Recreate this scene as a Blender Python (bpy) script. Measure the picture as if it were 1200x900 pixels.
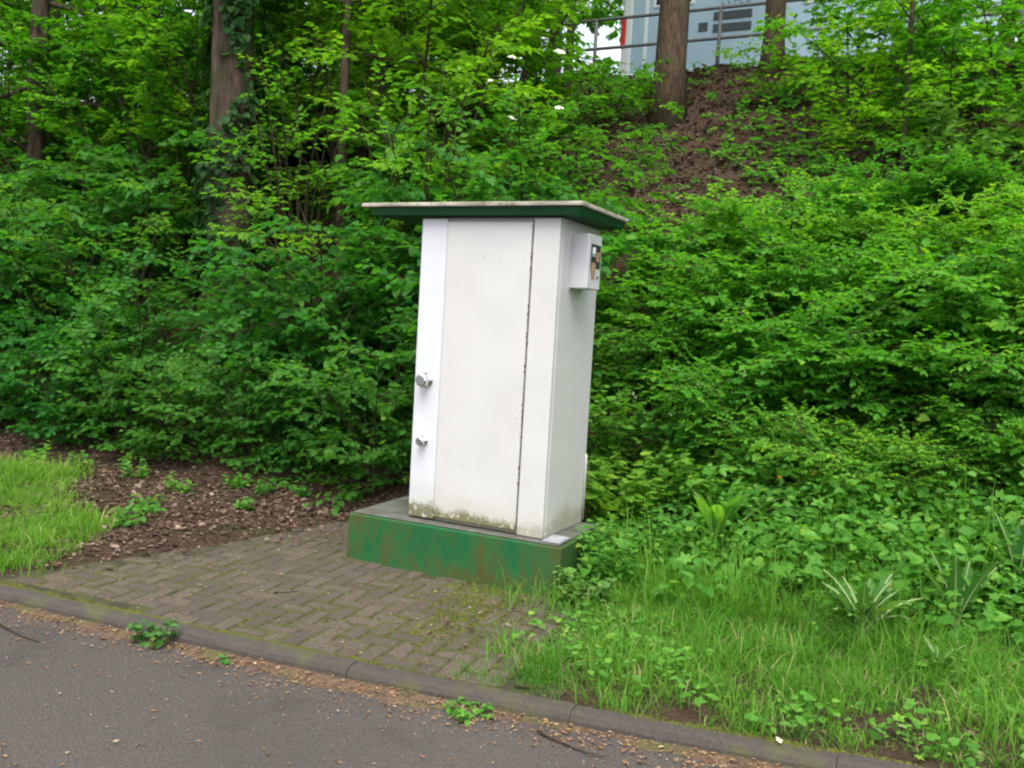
import bpy, math, random
import numpy as np
from mathutils import Matrix, Vector

# ------------------------------------------------------------------ camera, sky, sun, exposure
for o in list(bpy.data.objects):
    bpy.data.objects.remove(o)
SC = bpy.context.scene
COL = SC.collection
YAW, PITCH, ROLL = 0.4548, 0.0668, 0.0575      # x runs along the kerb, y runs into the bank
cam_data = bpy.data.cameras.new('camera')
cam_data.sensor_width = 36.0
cam_data.lens = 31.43
cam_data.clip_end = 600
cam = bpy.data.objects.new('camera', cam_data)
COL.objects.link(cam)
cam.matrix_world = (Matrix.Translation((0, 0, 1.6)) @ Matrix.Rotation(YAW, 4, 'Z')
                    @ Matrix.Rotation(math.pi / 2 - PITCH, 4, 'X') @ Matrix.Rotation(ROLL, 4, 'Z'))
SC.camera = cam

SUN_EL, SUN_AZ = math.radians(63), math.radians(158)    # azimuth measured from +y (bank) clockwise
world = bpy.data.worlds.new('World')
SC.world = world
world.use_nodes = True
wn = world.node_tree
wn.nodes.clear()
sky = wn.nodes.new('ShaderNodeTexSky')
sky.sky_type = 'NISHITA'
sky.sun_disc = False
sky.sun_elevation = SUN_EL
sky.sun_rotation = SUN_AZ
sky.air_density = 1.0
sky.dust_density = 3.0
hs = wn.nodes.new('ShaderNodeHueSaturation')
hs.inputs['Saturation'].default_value = 0.35
bg = wn.nodes.new('ShaderNodeBackground')
bg.inputs['Strength'].default_value = 0.15
wo = wn.nodes.new('ShaderNodeOutputWorld')
wn.links.new(sky.outputs[0], hs.inputs['Color'])
wn.links.new(hs.outputs[0], bg.inputs['Color'])
wn.links.new(bg.outputs[0], wo.inputs['Surface'])

sun_data = bpy.data.lights.new('sun', 'SUN')
sun_data.energy = 1.5
sun_data.angle = math.radians(40)
sun_data.color = (1.0, 0.96, 0.9)
sun = bpy.data.objects.new('sun', sun_data)
COL.objects.link(sun)
sd = Vector((math.sin(SUN_AZ) * math.cos(SUN_EL), math.cos(SUN_AZ) * math.cos(SUN_EL), math.sin(SUN_EL)))
sun.rotation_euler = sd.to_track_quat('Z', 'Y').to_euler()

SC.view_settings.view_transform = 'Standard'
SC.view_settings.look = 'None'
SC.view_settings.exposure = 1.35
SC.view_settings.gamma = 1.0
SC.view_settings.use_curve_mapping = False
SC.render.engine = 'CYCLES'
SC.cycles.max_bounces = 8
SC.cycles.diffuse_bounces = 5
SC.cycles.transmission_bounces = 5
SC.cycles.glossy_bounces = 2
SC.cycles.sample_clamp_indirect = 8.0
SC.cycles.use_denoising = True
SC.cycles.use_adaptive_sampling = True
SC.cycles.adaptive_threshold = 0.02
SC.cycles.filter_width = 2.2

rng = np.random.default_rng(7)
random.seed(7)

# ------------------------------------------------------------------ helpers
def nodes(name):
    m = bpy.data.materials.new(name)
    m.use_nodes = True
    nt = m.node_tree
    b = nt.nodes['Principled BSDF']
    return m, nt, b

def N(nt, typ, **kw):
    n = nt.nodes.new(typ)
    for k, v in kw.items():
        if k.startswith('i_'):
            key = k[2:]
            n.inputs[int(key) if key.isdigit() else key.replace('_', ' ')].default_value = v
        else:
            setattr(n, k, v)
    return n

def L(nt, a, b):
    nt.links.new(a, b)

def rgb(c):
    return (c[0], c[1], c[2], 1.0)

def mix(nt, fac, a, b, typ='MIX'):
    n = N(nt, 'ShaderNodeMix', data_type='RGBA', blend_type=typ)
    if hasattr(fac, 'links'):
        L(nt, fac, n.inputs[0])
    else:
        n.inputs[0].default_value = fac
    for v, s in ((a, n.inputs[6]), (b, n.inputs[7])):
        if hasattr(v, 'links'):
            L(nt, v, s)
        else:
            s.default_value = rgb(v)
    return n.outputs[2]

def ramp(nt, fac, p0, p1, v0=0.0, v1=1.0):
    n = N(nt, 'ShaderNodeMapRange', clamp=True)
    L(nt, fac, n.inputs[0])
    for i, v in zip((1, 2, 3, 4), (p0, p1, v0, v1)):
        n.inputs[i].default_value = v
    return n.outputs[0]

def noise(nt, scale, detail=4.0, rough=0.55, coord=None, vec_scale=None):
    n = N(nt, 'ShaderNodeTexNoise', i_Scale=scale, i_Detail=detail, i_Roughness=rough)
    if coord is None:
        g = N(nt, 'ShaderNodeNewGeometry')
        src = g.outputs['Position']
    else:
        tc = N(nt, 'ShaderNodeTexCoord')
        src = tc.outputs[coord]
    if vec_scale:
        mp = N(nt, 'ShaderNodeMapping')
        mp.inputs['Scale'].default_value = vec_scale
        L(nt, src, mp.inputs[0])
        src = mp.outputs[0]
    L(nt, src, n.inputs['Vector'])
    return n.outputs['Fac']

def math_(nt, op, a, b):
    n = N(nt, 'ShaderNodeMath', operation=op)
    for v, s in ((a, n.inputs[0]), (b, n.inputs[1])):
        if hasattr(v, 'links'):
            L(nt, v, s)
        else:
            s.default_value = v
    return n.outputs[0]

def bump(nt, b, h, strength=0.3, dist=0.01):
    n = N(nt, 'ShaderNodeBump', i_Strength=strength, i_Distance=dist)
    L(nt, h, n.inputs['Height'])
    L(nt, n.outputs[0], b.inputs['Normal'])

def mat_leaf(name, dark, light, trans=0.4, tcol=None, rough=0.55, spec=0.18):
    m, nt, b = nodes(name)
    at = N(nt, 'ShaderNodeAttribute', attribute_name='rnd')
    oi = N(nt, 'ShaderNodeObjectInfo')
    c = mix(nt, at.outputs['Fac'], dark, light)
    c = mix(nt, ramp(nt, at.outputs['Fac'], 0.93, 0.99, 0, 0.6), c, (light[0] * 1.9, light[1] * 1.15, light[2]))
    h = N(nt, 'ShaderNodeHueSaturation')
    L(nt, c, h.inputs['Color'])
    L(nt, ramp(nt, oi.outputs['Random'], 0, 1, 0.485, 0.515), h.inputs['Hue'])
    L(nt, ramp(nt, oi.outputs['Random'], 0, 1, 1.15, 0.85), h.inputs['Value'])
    c = h.outputs[0]
    L(nt, c, b.inputs['Base Color'])
    b.inputs['Roughness'].default_value = rough
    b.inputs['Specular IOR Level'].default_value = spec
    t = N(nt, 'ShaderNodeBsdfTranslucent')
    L(nt, mix(nt, 1.0, c, tcol or (1.8, 1.75, 0.6), 'MULTIPLY'), t.inputs['Color'])
    mx = N(nt, 'ShaderNodeMixShader')
    mx.inputs[0].default_value = trans
    L(nt, b.outputs[0], mx.inputs[1])
    L(nt, t.outputs[0], mx.inputs[2])
    L(nt, mx.outputs[0], nt.nodes['Material Output'].inputs['Surface'])
    return m

def mat_rnd(name, cols, rough=0.8, spec=0.2):
    """plain scatter material: colour ramp over the per-piece attribute"""
    m, nt, b = nodes(name)
    at = N(nt, 'ShaderNodeAttribute', attribute_name='rnd')
    r = N(nt, 'ShaderNodeValToRGB')
    el = r.color_ramp.elements
    while len(el) < len(cols):
        el.new(0.5)
    for i, c in enumerate(cols):
        el[i].position = i / (len(cols) - 1)
        el[i].color = rgb(c)
    L(nt, at.outputs['Fac'], r.inputs[0])
    L(nt, r.outputs[0], b.inputs['Base Color'])
    b.inputs['Roughness'].default_value = rough
    b.inputs['Specular IOR Level'].default_value = spec
    return m

def mat_plain(name, c, rough=0.6, metal=0.0, var=0.0, vscale=8.0, spec=0.4):
    m, nt, b = nodes(name)
    if var:
        f = noise(nt, vscale)
        c2 = tuple(x * (1 - var) for x in c)
        L(nt, mix(nt, ramp(nt, f, 0.35, 0.65), c, c2), b.inputs['Base Color'])
    else:
        b.inputs['Base Color'].default_value = rgb(c)
    b.inputs['Roughness'].default_value = rough
    b.inputs['Metallic'].default_value = metal
    b.inputs['Specular IOR Level'].default_value = spec
    return m

def mat_bark(name, a, c, scale=6.0, moss=None):
    m, nt, b = nodes(name)
    f = noise(nt, scale, 6, 0.65, vec_scale=(3, 3, 0.6))
    f2 = noise(nt, scale * 0.4, 3)
    col = mix(nt, ramp(nt, f, 0.35, 0.65), a, c)
    if moss:
        col = mix(nt, ramp(nt, f2, 0.5, 0.65), col, moss)
    L(nt, col, b.inputs['Base Color'])
    b.inputs['Roughness'].default_value = 0.9
    b.inputs['Specular IOR Level'].default_value = 0.15
    bump(nt, b, f, 0.8, 0.03)
    return m

class Geo:
    """collects vertices and faces with numpy; build() links ONE mesh object"""
    def __init__(self):
        self.v, self.f, self.s, self.r, self.m = [], [], [], [], []
        self.n = 0
    def add(self, verts, faces, rnd=0.5, mi=0):
        verts = np.asarray(verts, float)
        self.v.append(verts)
        for fa in faces:
            self.f.append(np.asarray(fa) + self.n)
            self.s.append(np.array([len(fa)]))
        self.r.append(np.full(len(verts), rnd))
        self.m.append(np.full(len(faces), mi))
        self.n += len(verts)
    def tile(self, tv, tf, M, O, rnd, mi=0):
        """template verts tv (k,3), faces tf; M (n,3,3) columns = axes; O (n,3); rnd (n,)"""
        n, k = len(O), len(tv)
        if n == 0:
            return
        V = np.einsum('nij,kj->nki', M, tv) + O[:, None, :]
        self.v.append(V.reshape(-1, 3))
        flat = np.concatenate([np.asarray(x) for x in tf])
        sz = np.array([len(x) for x in tf])
        off = (np.arange(n) * k + self.n)[:, None]
        self.f.append((flat[None, :] + off).ravel())
        self.s.append(np.tile(sz, n))
        self.r.append(np.repeat(rnd, k))
        self.m.append(np.full(n * len(tf), mi))
        self.n += n * k
    def tube(self, pts, rad, sides=5, rnd=0.5, mi=0, cap=True):
        pts = np.asarray(pts, float)
        n = len(pts)
        rad = np.broadcast_to(rad, (n,))
        t = np.gradient(pts, axis=0)
        t /= np.linalg.norm(t, axis=1)[:, None] + 1e-9
        ref = np.array([0.31, 0.83, 0.46]) if abs(t[0][2]) > 0.8 else np.array([0.05, 0.1, 1.0])
        a = np.cross(t, ref)
        a /= np.linalg.norm(a, axis=1)[:, None] + 1e-9
        b = np.cross(t, a)
        th = np.arange(sides) * 2 * math.pi / sides
        V = pts[:, None, :] + rad[:, None, None] * (np.cos(th)[None, :, None] * a[:, None, :] + np.sin(th)[None, :, None] * b[:, None, :])
        self.v.append(V.reshape(-1, 3))
        i = np.arange(n - 1)[:, None] * sides
        j = np.arange(sides)[None, :]
        j2 = (j + 1) % sides
        q = np.stack([i + j, i + j2, i + sides + j2, i + sides + j], -1).reshape(-1)
        self.f.append(q + self.n)
        nq = (n - 1) * sides
        self.s.append(np.full(nq, 4))
        if cap:
            self.f.append(np.arange(sides)[::-1] + self.n)
            self.f.append(np.arange(sides) + (n - 1) * sides + self.n)
            self.s.append(np.array([sides, sides]))
            nq += 2
        self.r.append(np.full(n * sides, rnd))
        self.m.append(np.full(nq, mi))
        self.n += n * sides
    def box(self, lo, hi, rnd=0.5, mi=0):
        (a, b, c), (d, e, f) = lo, hi
        v = [(a, b, c), (d, b, c), (d, e, c), (a, e, c), (a, b, f), (d, b, f), (d, e, f), (a, e, f)]
        self.add(v, [(0, 3, 2, 1), (4, 5, 6, 7), (0, 1, 5, 4), (1, 2, 6, 5), (2, 3, 7, 6), (3, 0, 4, 7)], rnd, mi)
    def mesh(self, name, mats, smooth=False):
        me = bpy.data.meshes.new(name)
        V = np.concatenate(self.v).astype(np.float32)
        F = np.concatenate(self.f).astype(np.int32)
        S = np.concatenate(self.s).astype(np.int32)
        me.vertices.add(len(V))
        me.vertices.foreach_set('co', V.ravel())
        me.loops.add(len(F))
        me.loops.foreach_set('vertex_index', F)
        me.polygons.add(len(S))
        me.polygons.foreach_set('loop_start', np.concatenate([[0], np.cumsum(S)[:-1]]).astype(np.int32))
        me.polygons.foreach_set('material_index', np.concatenate(self.m).astype(np.int32))
        at = me.attributes.new('rnd', 'FLOAT', 'POINT')
        at.data.foreach_set('value', np.concatenate(self.r).astype(np.float32))
        me.update(calc_edges=True)
        me.polygons.foreach_set('use_smooth', np.full(len(S), smooth))
        for m in (mats if isinstance(mats, (list, tuple)) else [mats]):
            me.materials.append(m)
        me.validate()
        return me

def link(name, me, parent=None, loc=(0, 0, 0), rz=0.0, sc=1.0):
    o = bpy.data.objects.new(name, me)
    COL.objects.link(o)
    o.parent = parent
    o.location = loc
    o.rotation_euler = (0, 0, rz)
    o.scale = (sc, sc, sc) if not isinstance(sc, tuple) else sc
    return o

def tag(o, label=None, cat=None, group=None, kind=None):
    for k, v in (('label', label), ('category', cat), ('group', group), ('kind', kind)):
        if v:
            o[k] = v
    return o

def thing(name, label, cat, loc=(0, 0, 0), rz=0.0, group=None, sc=1.0):
    return tag(link(name, None, None, loc, rz, sc), label, cat, group)

def bevel_mesh(me, w=0.006, seg=2):
    import bmesh
    bm = bmesh.new()
    bm.from_mesh(me)
    bmesh.ops.bevel(bm, geom=list(bm.edges), offset=w, segments=seg, affect='EDGES', profile=0.5)
    bm.to_mesh(me)
    bm.free()
    for p in me.polygons:
        p.use_smooth = False
    return me

def box_mesh(name, lo, hi, mat, w=0.0, seg=2):
    g = Geo()
    g.box(lo, hi)
    me = g.mesh(name, mat)
    return bevel_mesh(me, w, seg) if w else me

def vnoise(x, y, s, seed=0):
    """cheap smooth noise, about -1..1"""
    r = np.random.default_rng(seed)
    out = 0
    for k in range(5):
        a, p, q = r.uniform(0, 6.28), r.uniform(0, 6.28), s * r.uniform(0.6, 1.7)
        out = out + np.sin((x * math.cos(a) + y * math.sin(a)) * q + p + 1.3 * np.sin(q * 0.6 * (y * math.cos(a) - x * math.sin(a)) + k))
    return out / 3.0

# ------------------------------------------------------------------ terrain
def kerb_y(u):
    u = np.asarray(u, float)
    w = np.clip(u, -5.0, 1.0)
    q = 3.44 + 0.144 * (w + 0.2) + 0.0138 * (w + 0.2) * (w + 2.28)
    sl = 0.144 + 0.0138 * (2 * w + 2.48)
    return q + sl * (u - w)

def foot(u):
    return 5.75 - 0.75 / (1 + np.exp(-(u + 1.4) / 0.35))

def ground(u, v):
    u = np.asarray(u, float)
    v = np.asarray(v, float)
    fo = foot(u)
    Lr = 14.9 - fo
    k = 0.6
    x = np.clip(v - fo, 0, Lr)
    z = np.where(x < k, x * x / (2 * k), x - k / 2)
    e = np.where(x > Lr - k, (x - (Lr - k)) ** 2 / (2 * k), 0)
    h = 0.055 + 5.9 / (Lr - k) * (z - e)
    amp = np.clip((v - fo) / 1.5, 0, 1) * np.clip((16 - v) / 1.5, 0, 1)
    h = h + amp * (0.07 * vnoise(u, v, 2.2, 3) + 0.03 * vnoise(u, v, 6.0, 4))
    h = h + np.clip((v - kerb_y(u) - 0.15) / 0.4, 0, 1) * 0.018 * (vnoise(u, v, 3.5, 5) + 0.6)
    return h

def pave_mask(u, v):
    """1 where the paved area lies"""
    a = np.clip((u - (-4.55 + 0.22 * (v - 3.0))) / 0.12, 0, 1)
    b = np.clip((-1.45 - u) / 0.12, 0, 1)
    c_ = np.clip((5.75 - v) / 0.12, 0, 1)
    return a * b * c_

asphalt, nt, b = nodes('asphalt')
f1 = noise(nt, 0.9, 4)
f2 = noise(nt, 140, 3, 0.7)
f3 = noise(nt, 9, 5, 0.6)
c = mix(nt, ramp(nt, f1, 0.35, 0.65), (0.066, 0.057, 0.051), (0.088, 0.075, 0.067))
vo = N(nt, 'ShaderNodeTexVoronoi', i_Scale=95.0)
gq = N(nt, 'ShaderNodeNewGeometry')
L(nt, gq.outputs['Position'], vo.inputs['Vector'])
sx = N(nt, 'ShaderNodeSeparateColor')
L(nt, vo.outputs['Color'], sx.inputs[0])
c = mix(nt, ramp(nt, sx.outputs[0], 0.3, 1.0, 0.0, 0.5), c, (0.100, 0.088, 0.078))
c = mix(nt, ramp(nt, sx.outputs[1], 0.6, 1.0, 0.0, 0.45), c, (0.034, 0.030, 0.027))
c = mix(nt, ramp(nt, f2, 0.42, 0.62), c, (0.042, 0.036, 0.032))
c = mix(nt, ramp(nt, f3, 0.52, 0.75, 0, 0.5), c, (0.078, 0.054, 0.040))
f5 = noise(nt, 2.3, 3, 0.5)
c = mix(nt, ramp(nt, f5, 0.58, 0.68, 0, 0.45), c, (0.038, 0.032, 0.028))
L(nt, c, b.inputs['Base Color'])
b.inputs['Roughness'].default_value = 0.75
b.inputs['Specular IOR Level'].default_value = 0.3
bump(nt, b, vo.outputs['Distance'], 0.7, 0.006)
uu = np.concatenate([[-150, -60, -25, -12], np.arange(-9, 9.01, 0.5), [12, 25, 60, 150]])
g = Geo()
V, n_u = [], len(uu)
rows = [-160.0, -40.0, -12.0, -4.0, 0.0, 1.5]
for r_ in rows:
    V += [(u, r_, 0.0) for u in uu]
V += [(u, float(kerb_y(u)) + 0.03, 0.0) for u in uu]
F = [(r_ * n_u + i, r_ * n_u + i + 1, (r_ + 1) * n_u + i + 1, (r_ + 1) * n_u + i) for r_ in range(len(rows)) for i in range(n_u - 1)]
g.add(V, F)
tag(link('road', g.mesh('road', asphalt)), kind='structure')

soil, nt, b = nodes('soil')
f1 = noise(nt, 3.0, 5)
f2 = noise(nt, 38, 5, 0.65)
c = mix(nt, ramp(nt, f2, 0.35, 0.65), (0.030, 0.019, 0.013), (0.075, 0.047, 0.032))
c = mix(nt, ramp(nt, f1, 0.5, 0.68, 0, 0.8), c, (0.035, 0.038, 0.014))
L(nt, c, b.inputs['Base Color'])
b.inputs['Roughness'].default_value = 0.95
b.inputs['Specular IOR Level'].default_value = 0.1
bump(nt, b, f2, 0.8, 0.03)
uu = np.concatenate([[-160, -90, -50, -30, -22], np.arange(-17, -6, 0.35), np.arange(-6, 2.0, 0.09), np.arange(2.0, 7, 0.35), [9, 14, 22, 40, 80, 160]])
vv = np.concatenate([np.arange(0.0, 2.6, 0.09), np.arange(2.6, 4.5, 0.18), np.arange(4.5, 15, 0.35), [16, 18, 22, 30, 45, 70, 110, 170]])
UU = np.repeat(uu[:, None], len(vv), 1)
KY = kerb_y(UU) + 0.09
VV = KY + vv[None, :] * np.where(vv[None, :] > 20, 1.0, (1.0 - (KY - 3.0) / 20.0 * 0))
ZZ = ground(UU, VV) - 0.055 * pave_mask(UU, VV)
ZZ[:, 0] = np.minimum(ZZ[:, 0], 0.05)
# ground under the plinth stays below it
g = Geo()
nu, nv = UU.shape
idx = np.arange(nu * nv).reshape(nu, nv)
F = np.stack([idx[:-1, :-1], idx[1:, :-1], idx[1:, 1:], idx[:-1, 1:]], -1).reshape(-1, 4)
g.v.append(np.stack([UU, VV, ZZ], -1).reshape(-1, 3))
g.f.append(F.ravel()); g.s.append(np.full(len(F), 4)); g.r.append(np.full(nu * nv, 0.5)); g.m.append(np.zeros(len(F)))
g.n = nu * nv
tag(link('bank_ground', g.mesh('bank_ground', soil, True)), kind='structure')

# kerb: separate stones along the curve
kerb_mat, nt, b = nodes('kerb_concrete')
f1 = noise(nt, 5, 5)
f2 = noise(nt, 70, 4, 0.7)
c = mix(nt, ramp(nt, f2, 0.35, 0.65), (0.058, 0.046, 0.038), (0.033, 0.026, 0.022))
c = mix(nt, ramp(nt, f1, 0.5, 0.66, 0, 0.75), c, (0.060, 0.066, 0.018))
L(nt, c, b.inputs['Base Color'])
b.inputs['Roughness'].default_value = 0.85
bump(nt, b, f2, 0.6, 0.006)
kerb = tag(link('kerb', None), kind='structure')
KE = np.array([-2.26 + k for k in range(-6, 8)])
for k in range(len(KE) - 1):
    g = Geo()
    us = np.linspace(KE[k] + 0.0015, KE[k + 1] - 0.0015, 9)
    dz = random.uniform(-0.004, 0.004)
    prof = [(0.012, -0.08), (-0.006, 0.0), (-0.002, 0.030), (0.010, 0.050), (0.030, 0.061), (0.080, 0.065), (0.093, 0.056), (0.093, -0.08)]
    V = [(u, float(kerb_y(u)) + p[0] + random.uniform(-.0012, .0012), p[1] + dz + random.uniform(-.0015, .0015)) for u in us for p in prof]
    m_ = len(prof)
    F = [(i * m_ + j, i * m_ + j + 1, (i + 1) * m_ + j + 1, (i + 1) * m_ + j) for i in range(len(us) - 1) for j in range(m_ - 1)]
    F += [tuple(range(m_)), tuple((len(us) - 1) * m_ + j for j in range(m_ - 1, -1, -1))]
    F = [f_[::-1] for f_ in F]
    g.add(V, F)
    link('kerbstone', g.mesh('kerbstone', kerb_mat), kerb)

# pavement: bedding sheet and herringbone pavers
bed, nt, b = nodes('mossy_joint_sand')
f1 = noise(nt, 6, 5)
c = mix(nt, ramp(nt, f1, 0.4, 0.6), (0.020, 0.017, 0.009), (0.040, 0.044, 0.010))
L(nt, c, b.inputs['Base Color'])
b.inputs['Roughness'].default_value = 0.95
paver_mat, nt, b = nodes('paver_concrete')
oi = N(nt, 'ShaderNodeObjectInfo')
f1 = noise(nt, 2.2, 4)
f2 = noise(nt, 60, 4, 0.7)
f3 = noise(nt, 13, 5, 0.6)
c = mix(nt, oi.outputs['Random'], (0.106, 0.080, 0.057), (0.060, 0.045, 0.032))
c = mix(nt, ramp(nt, f2, 0.4, 0.65), c, (0.040, 0.031, 0.022))
sep = N(nt, 'ShaderNodeSeparateXYZ')
gp = N(nt, 'ShaderNodeNewGeometry')
L(nt, gp.outputs['Position'], sep.inputs[0])
side = ramp(nt, sep.outputs[0], -2.7, -1.7, 0.0, 0.012)
tcg = N(nt, 'ShaderNodeTexCoord')
sg = N(nt, 'ShaderNodeSeparateXYZ')
L(nt, tcg.outputs['Object'], sg.inputs[0])
ex = math_(nt, 'SUBTRACT', 0.097, math_(nt, 'ABSOLUTE', sg.outputs[0], 0.0))
ey = math_(nt, 'SUBTRACT', 0.047, math_(nt, 'ABSOLUTE', sg.outputs[1], 0.0))
ed = math_(nt, 'MINIMUM', ex, ey)
grow = math_(nt, 'ADD', math_(nt, 'MULTIPLY', math_(nt, 'SUBTRACT', math_(nt, 'ADD', math_(nt, 'MULTIPLY', f3, 0.5), math_(nt, 'MULTIPLY', f1, 0.5)), 0.46), 0.20), side)
mossf = ramp(nt, math_(nt, 'SUBTRACT', grow, ed), -0.004, 0.008, 0, 0.85)
c = mix(nt, mossf, c, (0.040, 0.041, 0.010))
L(nt, c, b.inputs['Base Color'])
b.inputs['Roughness'].default_value = 0.88
bump(nt, b, f2, 0.5, 0.004)
pavement = tag(link('pavement', None), kind='structure')
g = Geo()
us = np.linspace(-4.75, -1.35, 35)
ws = np.linspace(0, 1, 28)
V = []
for w_ in ws:
    for u in us:
        v = (float(kerb_y(u)) + 0.088) * (1 - w_) + 5.85 * w_
        V.append((u, v, 0.0585 + 0.006 * float(vnoise(u, v, 2.0, 9))))
g.add(V, [(k * 35 + i, k * 35 + i + 1, k * 35 + 36 + i, k * 35 + 35 + i) for k in range(27) for i in range(34)])
link('joint_bed', g.mesh('joint_bed', bed), pavement)
pv = []
for k in range(6):
    g = Geo()
    hw, hh = (0.0958, 0.0458) if k < 4 else (0.0458, 0.0458)
    jit = lambda a: a + random.uniform(-0.0025, 0.0025)
    g.add([(jit(-hw), jit(-hh), -.03), (jit(hw), jit(-hh), -.03), (jit(hw), jit(hh), -.03), (jit(-hw), jit(hh), -.03),
           (-hw, -hh, 0), (hw, -hh, 0), (hw, hh, 0), (-hw, hh, 0)],
          [(0, 3, 2, 1), (4, 5, 6, 7), (0, 1, 5, 4), (1, 2, 6, 5), (2, 3, 7, 6), (3, 0, 4, 7)])
    pv.append(bevel_mesh(g.mesh('paver', paver_mat), 0.005, 1))
ka = math.atan(0.108)
ck, sk = math.cos(ka), math.sin(ka)
P0 = np.array([-3.0, float(kerb_y(-3.0)) + 0.104])
n_pav = 0
PV = []
def fits(u, v, hu, hv):
    if v - hv - float(kerb_y(u)) < 0.094 or v > 5.5 or u < -4.5 + 0.22 * (v - 3.0) or u > -1.62 - 0.12 * (v - 3.3):
        return False
    return not (-3.28 < u < -1.7 and v > 4.60)
for i in range(-22, 24):
    for j in range(-4, 34):
        m4 = (i - j) % 4
        if m4 == 0:
            cells, rot, hu, hv = [(i + .5, j + .5), (i + 1.5, j + .5)], 0.0, .1, .05
        elif m4 == 2:
            cells, rot, hu, hv = [(i + .5, j - .5), (i + .5, j + .5)], math.pi / 2, .05, .1
        else:
            continue
        P = lambda a, b: (P0[0] + .1 * (a * ck - b * sk), P0[1] + .1 * (a * sk + b * ck))
        mid = P((cells[0][0] + cells[1][0]) / 2, (cells[0][1] + cells[1][1]) / 2)
        if fits(*mid, hu, hv):
            todo = [(mid, pv[random.randrange(4)])]
        else:
            todo = [(P(*c_), pv[4 + random.randrange(2)]) for c_ in cells if fits(*P(*c_), .05, .05) and P(*c_)[1] < kerb_y(P(*c_)[0]) + 0.3]
        for (u, v), pm in todo:
            o = link('paver', pm, pavement,
                     (u, v, 0.064 + random.uniform(-.0025, .0025) + 0.006 * float(vnoise(u, v, 2.0, 9))), ka + rot + random.uniform(-.012, .012))
            o.rotation_euler[0] = random.uniform(-.01, .01)
            o.rotation_euler[1] = random.uniform(-.01, .01)
            n_pav += 1
            PV.append((u, v, o.location[2], ka + rot, 0.0995 if pm in pv[:4] else 0.0495))
print('pavers', n_pav)

# ------------------------------------------------------------------ plinth and cabinet
PX = (-3.330, -1.886)
plinth_mat, nt, b = nodes('green_painted_concrete')
fa = noise(nt, 6, 5, 0.6, vec_scale=(1, 1, 0.5))
fb = noise(nt, 22, 5, 0.7, vec_scale=(1, 1, 0.35))
fc = noise(nt, 90, 3, 0.7)
c = mix(nt, ramp(nt, fa, 0.35, 0.65), (0.011, 0.090, 0.030), (0.020, 0.112, 0.030))
c = mix(nt, ramp(nt, math_(nt, 'ADD', math_(nt, 'MULTIPLY', fa, 0.55), math_(nt, 'MULTIPLY', fb, 0.45)), 0.44, 0.60, 0, 0.9), c, (0.062, 0.058, 0.016))
c = mix(nt, ramp(nt, fc, 0.62, 0.72, 0, 0.6), c, (0.05, 0.045, 0.03))
L(nt, c, b.inputs['Base Color'])
b.inputs['Roughness'].default_value = 0.75
b.inputs['Specular IOR Level'].default_value = 0.15
bump(nt, b, fb, 0.6, 0.008)
top_mat, nt, b = nodes('weathered_concrete')
fa = noise(nt, 8, 5)
c = mix(nt, ramp(nt, fa, 0.35, 0.65), (0.105, 0.112, 0.100), (0.060, 0.062, 0.045))
fb = noise(nt, 45, 4)
c = mix(nt, ramp(nt, fb, 0.5, 0.7, 0, 0.6), c, (0.06, 0.035, 0.02))
L(nt, c, b.inputs['Base Color'])
b.inputs['Roughness'].default_value = 0.8
plinth = thing('concrete_plinth', 'low green painted concrete plinth with mossy stains under the white cabinet', 'plinth', (PX[1], 4.607, 0.0), 0.0256)
PWd, PDp = 1.442, 0.70
g = Geo()
g.box((-PWd, 0, -0.1), (0, PDp, 0.355))
me = g.mesh('base_block', plinth_mat)
link('base_block', bevel_mesh(me, 0.008, 2), plinth)
g = Geo()
g.box((-PWd + 0.02, 0.022, 0.3555), (-0.02, PDp - 0.02, 0.3665))
link('top_screed', bevel_mesh(g.mesh('top_screed', top_mat), 0.004, 1), plinth)
g = Geo()
g.box((-0.135, 0.035, 0.3675), (-0.022, 0.20, 0.378))
link('metal_plate', bevel_mesh(g.mesh('metal_plate', mat_plain('zinc_plate', (0.42, 0.43, 0.45), 0.5, 0.3, 0.5, 14)), 0.003, 1), plinth)

CW, CD, CH = 0.9216, 0.622, 1.853
cab = thing('utility_cabinet', 'tall white metal service cabinet with green edged flat roof on green plinth', 'cabinet', (-2.035, 4.675, 0.3672))

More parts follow.
